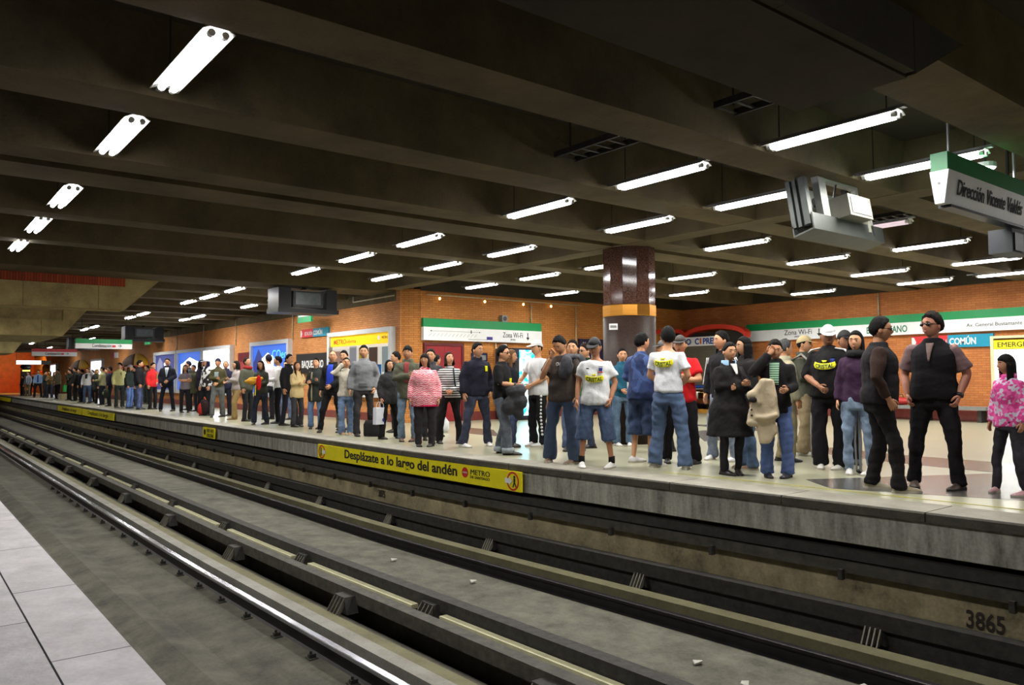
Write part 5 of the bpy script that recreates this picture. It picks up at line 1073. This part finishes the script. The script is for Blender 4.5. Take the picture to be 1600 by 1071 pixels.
P_(px=-17.0, py=7.23, rz=1.78, h=1.48, near=False, label='woman with auburn hair in a beige jacket', kw=dict(**{'top':('jacket',(206,182,132),{'hem':0.76}),'bottom':('jeans',(52,52,56)),'hair':('long',(96,46,30)),'sex':'f','pose':('cross','cross2'),'head':(0,15)}))
P_(px=-16.07, py=7.26, rz=0.8, h=1.54, near=False, label='woman in a dark quilted coat with folded arms and blue jeans', kw=dict(**{'top':('coat',(44,48,46),{'hem':0.66,'flare':0.02}),'bottom':('jeans',(96,120,158)),'hair':('short',(36,26,22)),'sex':'f','pose':('cross','cross2'),'head':(0,15),'extras':[('front','pale_lining',0.68,1.38,0.02,0.02,(150,140,116),0.014,-0.05)]}))
P_(px=-14.79, py=7.05, rz=0.69, h=1.66, near=True, label='man in a vivid blue shirt under a black jacket', kw=dict(**{'top':('jacket',(26,26,28),{'hem':0.84}),'bottom':('trousers',(28,26,28)),'hair':('receding',(36,26,22)),'pose':('down','front'),'stance':'vwide','head':(-25,12),'extras':[('front','shirt_front',0.98,1.43,0.1,0.055,(44,70,190)),('front','belt',0.955,0.98,0.1,0.1,(16,16,16))]}))
P_(px=-15.35, py=7.58, rz=0.76, h=1.69, near=True, label='dark haired man standing behind the woman in cream', kw=dict(**{'top':('jacket',(40,40,44)),'bottom':('trousers',(96,92,80)),'hair':('short',(24,22,22))}))
P_(px=-13.94, py=6.93, rz=1.28, h=1.5, near=True, label='woman in a cream hooded top with a hand on her head', kw=dict(**{'top':('hoodie',(196,190,176)),'bottom':('jeans',(104,126,160)),'hair':('short',(52,34,26)),'sex':'f','pose':('head','down'),'stance':'close','head':(0,12),'fat':1.08,'shoes':(190,150,110)}))
P_(px=-13.56, py=7.11, rz=1.0, h=1.73, near=True, label='man in a plain grey hooded sweatshirt and dark trousers', kw=dict(**{'top':('hoodie',(118,120,124)),'bottom':('trousers',(46,44,46)),'hair':('short',(24,22,22)),'pose':('down','pocket'),'stance':'step','fat':1.1,'extras':[('front','pocket_seam',0.93,1.0,0.1,0.08,(84,86,90),0.008)]}))
P_(px=-12.53, py=7.08, rz=1.58, h=1.43, near=True, label='woman in a long black coat and glasses, holding the white bag', kw=dict(**{'top':('coat',(48,48,50),{'hem':0.76,'flare':0.02}),'bottom':('trousers',(30,30,30)),'hair':('bob',(24,22,22)),'sex':'f','pose':('down','pocket'),'stance':'wide','head':(0,10),'fat':1.12}))
P_(px=-13.9, py=8.02, rz=-0.35, h=1.63, near=True, label='man in profile behind the black coat woman', kw=dict(**{'top':('jacket',(60,56,52)),'bottom':('trousers',(40,40,44)),'hair':('short',(24,22,22))}))
P_(px=-11.81, py=7.04, rz=0.86, h=1.66, near=True, label='man in a grey green jacket with a maroon shirt and pale jeans', kw=dict(**{'top':('jacket',(84,86,72),{'hem':0.76}),'bottom':('jeans',(104,124,144)),'hair':('fringe',(24,22,22)),'pose':('cross','pocket'),'extras':[('front','maroon_shirt',1.05,1.42,0.03,0.05,(130,60,60))],'shoes':(90,60,46),'skin':(190,140,108)}))
P_(px=-10.74, py=6.72, rz=0.92, h=1.49, near=True, label='stout woman in a pink and red patterned sweater', kw=dict(**{'top':('knit',PAT_PINK,{'hem':0.74,'loose':0.03}),'bottom':('trousers',(44,42,44)),'hair':('bobfringe',(36,26,22)),'sex':'f','fat':1.38,'head':(10,4),'extras':[('coatedge',(200,36,84)),('neckband',(196,36,84))],'shoes':(40,36,34)}))
P_(px=-11.77, py=7.49, rz=0.83, h=1.61, near=True, label='man whose head shows behind the pink sweater', kw=dict(**{'top':('jacket',(60,60,64)),'bottom':('trousers',(50,50,54)),'hair':('short',(24,22,22))}))
P_(px=-12.34, py=7.96, rz=3.27, h=1.54, near=True, label='person with back of dark head before the red door', kw=dict(**{'top':('jacket',(70,72,80)),'bottom':('trousers',(168,170,178)),'hair':('bun',(24,22,22)),'sex':'f'}))
P_(px=-10.99, py=7.36, rz=0.98, h=1.53, near=True, label='woman in a black and white striped jumper', kw=dict(**{'top':('sweater',PAT_STRIPE),'bottom':('trousers',(30,28,30)),'hair':('bob',(62,36,28)),'sex':'f','pose':('front','front'),'stance':'wide','fat':1.2,'head':(-25,14),'extras':[('strap',(40,44,56),1)],'shoes':(28,26,28)}))
P_(px=-10.18, py=7.35, rz=1.38, h=1.66, near=True, label='young man in a navy jacket with white trainers', kw=dict(**{'top':('jacket',(32,32,46),{'hem':0.84}),'bottom':('jeans',(52,56,74)),'hair':('short',(24,22,22)),'pose':('down','pocket'),'stance':'vwide','shoes':(238,238,240),'fat':1.12,'head':(-20,0),'extras':[('front','yellow_print',1.24,1.33,0.03,0.03,(230,230,20),0.014,0.11)]}))
P_(px=-8.92, py=6.89, rz=2.13, h=1.56, near=True, label='man in black football shirt and sunglasses with a jacket over his arm', kw=dict(**{'top':('shirt',(26,26,28),{'sleeve':1.15}),'bottom':('cuffed',(92,98,108)),'hair':('short',(24,22,22)),'pose':('hold','down'),'stance':'step','fat':1.15,'shoes':(44,38,36),'extras':['sunglasses',('front','yellow_print',1.12,1.2,0.03,0.03,(220,220,20),0.014,-0.05),('watch',-1)]}))
P_(px=-9.73, py=7.68, rz=2.21, h=1.54, near=True, label='blonde woman in a dark jacket beyond the man in sunglasses', kw=dict(**{'top':('jacket',(30,32,42),{'hem':0.8}),'bottom':('jeans',(50,58,84)),'hair':('long',(160,116,76)),'sex':'f'}))
P_(px=-9.58, py=8.11, rz=-0.09, h=1.69, near=True, label='man in white t-shirt and white cap with chequered track pants', kw=dict(**{'top':('tee',(214,214,218)),'bottom':('trousers',(26,26,30)),'hair':('short',(36,26,22)),'pose':('out','front'),'shoes':(225,225,225),'extras':[('cap',(230,230,232)),('chequer',1),('watch',-1,(220,220,220))],'fat':1.12}))
P_(px=-7.52, py=6.78, rz=0.31, h=1.65, near=True, label='man in a brown t-shirt with a hand to his mouth', kw=dict(**{'top':('tee',(70,62,58),{'loose':0.01}),'bottom':('baggy',(70,84,108)),'hair':('short',(24,22,22)),'pose':('chin','down'),'stance':'wide','shoes':(112,84,62),'fat':1.14,'head':(0,-28),'extras':[('word','CNSS',1.3,0.1,(170,170,170),0.05)]}))
P_(px=-8.61, py=7.98, rz=0.47, h=1.65, near=True, label='man in a red shirt behind, with a green jacket', kw=dict(**{'top':('jacket',(0,120,72),{'hem':0.86}),'bottom':('jeans',(76,90,120)),'hair':('short',(24,22,22)),'pose':('down','front'),'head':(-10,5),'extras':[('front','red_shirt',0.88,1.42,0.09,0.07,(176,30,40))]}))
P_(px=-8.86, py=8.49, rz=-0.15, h=1.62, near=True, label='man in sunglasses and black green jacket before the blue poster', kw=dict(**{'top':('jacket',(28,44,36)),'bottom':('trousers',(50,56,72)),'hair':('short',(52,34,26)),'pose':('down','hip'),'extras':['sunglasses',('front','red_shirt',1.3,1.43,0.02,0.05,(190,40,50))],'shoes':(30,30,30)}))
P_(px=-6.85, py=6.73, rz=0.65, h=1.58, near=True, label='boy in a white football shirt, dark cap and long denim shorts', kw=dict(**{'top':('tee',(226,228,232),{'loose':0.03,'hem':0.83}),'bottom':('shorts',(66,82,110)),'hair':('short',(36,26,22)),'pose':('down','pocket'),'stance':'wide','shoes':(240,240,240),'head':(10,-12),'extras':[('cap',(36,36,38)),('badge','front'),('crest',0.09,(40,40,44)),'socks',('front','collar_mark',1.3,1.315,0.02,0.02,(40,40,44),0.014,-0.09)],'skin':(176,124,94)}))
P_(px=-8.72, py=9.16, rz=0.94, h=1.56, near=True, label='woman with hair tied back in teal and jeans, behind the boy', kw=dict(**{'top':('sweater',(36,88,112)),'bottom':('jeans',(82,104,128)),'hair':('bun',(24,22,22)),'sex':'f','shoes':(220,220,220),'pose':('front','down'),'extras':[('front','white_shirt',1.0,1.4,0.03,0.03,(220,220,224),0.014,0.09)]}))
P_(px=-6.82, py=7.52, rz=3.35, h=1.66, near=True, label='person in a dark denim shirt and knee shorts seen from behind', kw=dict(**{'top':('shirt',PAT_DENIM,{'loose':0.03,'hem':0.84,'sleeve':1.2}),'bottom':('shorts',(54,68,98)),'hair':('short',(24,22,22)),'shoes':(226,226,230),'pose':('front','front'),'stance':'stand','head':(20,0)}))
P_(px=-6.21, py=7.32, rz=3.41, h=1.7, near=True, label='man in white football shirt seen from behind, in blue jeans', kw=dict(**{'top':('tee',(220,222,230),{'hem':0.92}),'bottom':('baggy',(82,100,132)),'hair':('short',(24,22,22)),'pose':('front','front'),'stance':'wide','shoes':(170,166,160),'head':(-35,8),'extras':[('badge','back')],'fat':1.06}))
P_(px=-6.49, py=7.89, rz=0.48, h=1.62, near=True, label='man in a red football shirt and dark cap with crossed arms', kw=dict(**{'top':('tee',(210,34,40)),'bottom':('trousers',(28,26,30)),'hair':('short',(24,22,22)),'pose':('cross','cross2'),'stance':'wide','fat':1.2,'extras':[('cap',(60,56,54)),('front','dark_neck',1.415,1.44,0.06,0.05,(24,24,28)),('front','small_crest',1.28,1.31,0.02,0.02,(230,230,230),0.014,0.06),('front','yellow_print',1.2,1.235,0.05,0.05,(220,220,30),0.014,-0.04),('watch',1)],'shoes':(40,36,34)}))
P_(px=-7.71, py=9.0, rz=-0.34, h=1.64, near=True, label='person in a grey cap mostly hidden behind the red football shirt', kw=dict(**{'top':('jacket',(70,70,72)),'bottom':('trousers',(40,40,42)),'hair':('short',(24,22,22)),'extras':[('cap',(86,88,92))]}))
P_(px=-6.33, py=8.54, rz=-0.06, h=1.69, near=True, label='man in a black track jacket with white shoulder stripes', kw=dict(**{'top':('jacket',(28,28,32)),'bottom':('jeans',(120,130,150)),'hair':('short',(24,22,22)),'pose':('down','pocket'),'head':(20,0),'stance':'wide','extras':[('sleevestripe',(226,226,228)),('front','light_blue_shirt',0.85,1.0,0.06,0.06,(150,180,214),0.014,0.05)],'shoes':(220,220,224)}))
P_(px=-5.38, py=7.38, rz=1.15, h=1.48, near=True, label='woman in a long black padded coat with pale blue collar', kw=dict(**{'top':('coat',(32,30,32),{'hem':0.5,'flare':0.1,'loose':0.025,'collar':(150,186,220)}),'bottom':('slim',(34,34,40)),'hair':('short',(36,26,22)),'sex':'f','pose':('cross','cross2'),'stance':'close','shoes':(38,34,36),'fat':1.15,'extras':[('front','white_shirt',1.3,1.44,0.012,0.045,(214,214,214)),('strap',(40,38,40),1)]}))
P_(px=-5.59, py=7.98, rz=-0.52, h=1.57, near=True, label='curly dark haired woman in profile behind the padded coat', kw=dict(**{'top':('jacket',(34,32,34),{'hem':0.72}),'bottom':('jeans',(86,106,138)),'hair':('curlylong',(24,22,22)),'sex':'f','shoes':(126,92,70),'stance':'stand'}))
P_(px=-4.92, py=7.57, rz=0.49, h=1.5, near=True, label='person in a black cardigan covering their face with one hand', kw=dict(**{'top':('jacket',(26,24,26),{'hem':0.8,'nocollar':1}),'bottom':('baggy',(82,100,150)),'hair':('short',(36,26,22)),'pose':('face','hold'),'stance':'stand','shoes':(34,36,50),'head':(-10,-12),'extras':[('front','green_striped_top',1.15,1.43,0.05,0.06,PAT_GSTRIPE)]}))
P_(px=-5.72, py=9.01, rz=2.66, h=1.57, near=True, label='grey haired man behind the black cardigan', kw=dict(**{'top':('jacket',(160,156,132)),'bottom':('trousers',(136,126,100)),'hair':('short',(112,112,114))}))
P_(px=-6.05, py=10.01, rz=1.85, h=1.66, near=True, label='man in a beige cap with backpack and khaki trousers', kw=dict(**{'top':('jacket',(70,72,62)),'bottom':('baggy',(138,124,98)),'hair':('short',(24,22,22)),'pose':('hold','hold'),'extras':[('cap',(206,186,142)),('backpack',(148,146,136))],'shoes':(226,226,222),'stance':'wide'}))
P_(px=-4.95, py=8.72, rz=0.25, h=1.7, near=True, label='man in black football shirt and white cap leaning on a folding stick', kw=dict(**{'top':('shirt',(24,23,25),{'loose':0.02,'sleeve':1.1}),'bottom':('baggy',(24,22,26)),'hair':('short',(36,26,22)),'pose':('front','out'),'stance':'stand','shoes':(206,204,198),'head':(-20,-8),'fat':1.22,'extras':[('cap',(232,232,236)),('badge','front',1.22),('crest',0.09,(30,30,34)),('shoulderstripe',(226,226,226)),('legstripe',(170,170,172),3)],'skin':(150,104,80)}))
P_(px=-5.07, py=9.31, rz=1.02, h=1.66, near=True, label='person in a dark cap just behind the white cap man', kw=dict(**{'top':('jacket',(50,34,60)),'bottom':('trousers',(30,28,32)),'hair':('short',(24,22,22)),'extras':[('cap',(34,32,36))],'skin':(160,112,86)}))
P_(px=-4.46, py=8.45, rz=0.22, h=1.6, near=True, label='woman with long dark hair, black scarf and ripped jeans', kw=dict(**{'top':('jacket',(56,34,58),{'hem':0.86}),'bottom':('slim',(118,136,160)),'hair':('long',(24,22,22)),'sex':'f','pose':('down','down'),'extras':[('scarf',(26,25,28))],'shoes':(206,206,208)}))
P_(px=-3.7, py=7.45, rz=2.12, h=1.66, near=True, label='man in a dark padded vest and glasses, in profile', kw=dict(**{'top':('vest',(34,32,36),{'under':(56,40,36),'sleeve':1.9}),'bottom':('trousers',(26,24,27)),'hair':('short',(24,22,22)),'pose':('pocket','pocket'),'stance':'step','shoes':(146,136,110),'fat':1.22,'extras':['sunglasses'],'skin':(176,126,98)}))
P_(px=-3.45, py=8.01, rz=0.2, h=1.71, near=True, label='big man in a black vest and sunglasses with hands in pockets', kw=dict(**{'top':('vest',(22,20,24),{'under':(112,90,92),'sleeve':0.85,'collar':(176,166,140)}),'bottom':('trousers',(26,24,28)),'hair':('curly',(36,26,22)),'pose':('pocket','pocket'),'stance':'wide','shoes':(74,60,52),'fat':1.22,'head':(28,4),'skin':(172,118,98),'extras':['sunglasses',('front','shirt_front',1.24,1.42,0.006,0.035,(120,100,96),0.02),('watch',1)]}))
P_(px=-2.83, py=8.09, rz=-0.36, h=1.29, near=True, label='girl in a pink patterned jacket at the right edge', kw=dict(**{'top':('jacket',PAT_PINK2,{'hem':0.82}),'bottom':('slim',(48,46,54)),'hair':('longfringe',(24,22,22)),'sex':'f','pose':('down','down'),'stance':'wide','shoes':(196,150,156),'skin':(176,124,98),'head':(20,0),'extras':[]}))
# ------------------------------------------------------------------ things held, worn over the arm or set down
def hand_of(key, s_):
    for lb, (root, wr, k) in CROWD.items():
        if key in lb: return root, wr[s_], k
def local(root, p): return root.matrix_basis @ Vector(p)
def cloth(name, loc, rz, lumps, mat, label, cat, vox=.022, fold=.012):
    r = empty(name, loc, rz, label=label, cat=cat); mb = MB()
    for c, rad in lumps: mb.ellipsoid(c, rad, 12, 8)
    o = mb.build('cloth', mat, r, smooth=True); REM.append((o, vox, 2, fold, None, 1.0)); return r
root, w, k = hand_of('holding the white bag', -1)
b_ = empty('paper_bag', (w.x, w.y-.02, w.z-.10), root.rotation_euler.z+.2, label='white paper carrier bag with a round blue emblem, held by the black coat woman', cat='bag')
MB().rings([[(x*.125*q, y*.045, z) for x, y in ((-1, -1), (1, -1), (1, 1), (-1, 1))] for z, q in ((-.36, 1), (-.1, .98), (-.06, .96))]).build('bag_body', paint('bag_paper', (222, 226, 240), .5, var=.04), b_)
MB().tube([(.05, -.052, -.28), (.05, -.047, -.28)], .036, 16, ref=(1, 0, 0)).build('round_emblem', paint('emblem_blue', (24, 40, 130), .5), b_)
for y in (-.04, .04): MB().tube([(-.05, y, -.07), (-.045, y, .0), (-.02, y*.5, .04), (.02, y*.5, .04), (.045, y, .0), (.05, y, -.07)], .005, 5).build('handle', paint('cord', (200, 200, 206), .7), b_)
root, w, k = hand_of('red and yellow bundle', 1); p = local(root, (0, -.33, 1.12*k))
b_ = cloth('bundle', p, root.rotation_euler.z, [((-.02, 0, .03), (.22, .08, .06)), ((.05, .02, .1), (.2, .07, .05))], fab((226, 168, 60)), 'red and yellow cloth bundle carried in front of dark jeans', 'bundle')
MB().ellipsoid((.16, -.05, .0), (.06, .06, .18), 10, 8).build('red_end', fab((214, 36, 34)), b_, smooth=True); MB().tube([(.1, -.08, -.05), (.09, -.09, -.3)], .014, 6).build('yellow_tail', fab((220, 200, 60)), b_)
root, w, k = hand_of('covering their face', 1); p = local(root, (-.09, -.21, 0))
c_ = empty('sheepskin_coat', p, root.rotation_euler.z, label='beige sheepskin coat held over the arm of the black cardigan', cat='coat'); mb = MB()
mb.prism([(x_, -.05, z_) for x_, z_ in ((-.03, 1.075), (.085, 1.06), (.11, .91), (.14, .675), (.085, .64), (-.08, .62), (-.11, .565), (-.16, .565), (-.19, .63), (-.14, .816), (-.18, .863), (-.14, .934))], (0, .11, 0))
mb.prism([(x_, -.03, z_) for x_, z_ in ((-.094, .66), (.085, .66), (.113, .50), (.04, .385), (-.063, .377), (-.086, .50))], (0, .09, 0)); mb.ellipsoid((-.13, -.03, .6), (.07, .05, .045), 10, 6).ellipsoid((-.13, -.04, .9), (.06, .05, .05), 10, 6).tube([(-.1, -.05, .66), (.02, -.06, .655), (.135, -.05, .69)], .03, 8).tube([(-.02, -.06, 1.06), (-.06, -.065, .93), (-.05, -.06, .8)], .03, 8)
co_ = mb.build('coat_body', fab((196, 180, 154)), c_, smooth=True); REM.append((co_, .016, 4, .006, None, 1.0))
MB().ellipsoid((-.115, -.075, .845), (.045, .02, .03), 10, 6).build('dark_lining', fab((40, 38, 40)), c_, smooth=True)
for z in (.74, .68): MB().ellipsoid((-.135, -.07, z), (.012, .01, .012), 8, 5).build('button', BLK, c_, smooth=True)
root, w, k = hand_of('black football shirt and sunglasses', -1); p = (w.x, w.y, w.z-.06)
cloth('folded_jacket', p, root.rotation_euler.z, [((0, 0, -.02), (.12, .16, .1)), ((.02, -.03, -.16), (.11, .15, .13)), ((-.02, .08, -.22), (.09, .12, .14)), ((.03, -.02, -.32), (.07, .09, .09))], fab((64, 64, 68)), 'crumpled dark grey jacket hung over the arm of the man in sunglasses', 'jacket')
root, w, k = hand_of('brown t-shirt', 1); p = local(root, (.13, .0, 1.36*k))
cloth('slung_jacket', p, root.rotation_euler.z, [((0, .0, .05), (.1, .15, .045)), ((.02, -.14, -.06), (.10, .05, .13)), ((-.03, -.15, -.14), (.07, .04, .09)), ((.02, .15, -.1), (.13, .06, .22))], fab((66, 66, 72)), 'dark grey jacket slung over the shoulder of the brown t-shirt man', 'jacket')
root, w, k = hand_of('bright green bag', -1); b_ = empty('green_bag', (w.x, w.y-.1, w.z-.05), 0, label='bright green shopping bag at the far left end of the crowd', cat='bag')
MB().rings([[(x*.17, y*.07, z) for x, y in ((-1, -1), (1, -1), (1, 1), (-1, 1))] for z in (-.42, -.08)]).build('bag_body', fab((60, 170, 84)), b_); MB().tube([(-.08, 0, -.09), (-.05, 0, .05), (.05, 0, .05), (.08, 0, -.09)], .01, 5).build('handle', fab((60, 170, 84)), b_)
root, w, k = hand_of('pale yellow sweater', 1)
b_ = empty('dark_bag', (w.x, w.y-.05, w.z-.05), .3, label='dark olive bag held by the man in the yellow sweater', cat='bag'); MB().ellipsoid((0, 0, -.25), (.2, .1, .2), 12, 8).build('bag_body', fab((52, 56, 46)), b_, smooth=True); MB().tube([(-.08, 0, -.08), (-.04, 0, .04), (.04, 0, .04), (.08, 0, -.08)], .012, 5).build('handle', BLK, b_); MB().ellipsoid((-.03, -.1, -.25), (.07, .02, .06), 8, 5).build('pocket', fab((130, 140, 90)), b_, smooth=True)
b_ = empty('floor_backpack', (-24.10, 7.35, 0), .4, label='red and black backpack standing on the platform by the white cap', cat='backpack')
MB().ellipsoid((0, 0, .25), (.17, .13, .25), 12, 9).build('pack_body', fab((44, 30, 32)), b_, smooth=True); MB().ellipsoid((-.06, -.09, .2), (.1, .07, .18), 10, 7).build('front_pocket', fab((180, 44, 40)), b_, smooth=True); MB().tube([(-.06, 0, .47), (0, 0, .56), (.06, 0, .47)], .014, 6).build('top_loop', fab((190, 90, 50)), b_)
b_ = empty('pale_box', (-49.74, 7.49, 0), .3, label='pale cardboard box on the platform near the green bag', cat='box'); MB().box(-.2, .2, -.15, .15, 0, .32).build('box_body', fab((196, 186, 150)), b_); MB().box(-.2, .2, -.02, .02, .32, .325).build('tape', fab((150, 130, 90)), b_)
b_ = empty('white_plastic_bag', (-13.27, 8.70, 0), .2, label='white plastic bag on the floor behind the pink and striped women', cat='bag'); MB().rings([[(r*math.cos(t_)*(1+.12*math.sin(3*t_)), r*.6*math.sin(t_), z) for t_ in [2*math.pi*j/14 for j in range(14)]] for r, z in ((.13, 0), (.17, .08), (.16, .22), (.07, .33), (.1, .38))]).build('bag_body', fab((206, 208, 214)), b_, smooth=True); MB().tube([(-.05, 0, .36), (-.03, 0, .46), (.03, 0, .46), (.05, 0, .36)], .01, 5).build('handle', fab((206, 208, 214)), b_)
b_ = empty('black_holdall', (-13.28, 7.16, 0), .5, label='black holdall on the floor left of the black coat woman', cat='bag'); MB().rings([[(.2*math.cos(t_)*q, .12*math.sin(t_)*q, z) for t_ in [2*math.pi*j/14 for j in range(14)]] for q, z in ((.95, 0), (1, .05), (1, .22), (.8, .3))]).build('bag_body', fab((40, 38, 40)), b_, smooth=True); MB().tube([(-.08, 0, .28), (-.05, 0, .4), (.05, 0, .4), (.08, 0, .28)], .012, 5).build('handle', BLK, b_)
root, w, k = hand_of('folding stick', 1)
b_ = empty('folding_stick', (w.x+.02, w.y-.05, 0), 0, label='pale grey folding stick standing under the hand of the white cap man', cat='stick')
for dx, dy, nm in ((-.02, 0, 'rod'), (.02, 0, 'rod'), (0, .03, 'rod')): MB().tube([(dx*.4, dy*.4, w.z-.06), (dx*1.8, dy, .35), (dx*1.2, dy, .02)], .011, 7).build(nm, ALU, b_)
MB().tube([(0, -.06, w.z-.05), (0, .06, w.z-.05)], .02, 8).build('grip', BLK, b_); MB().ellipsoid((0, .01, .025), (.035, .035, .025), 8, 5).build('foot_tip', BLK, b_)
finish_people()
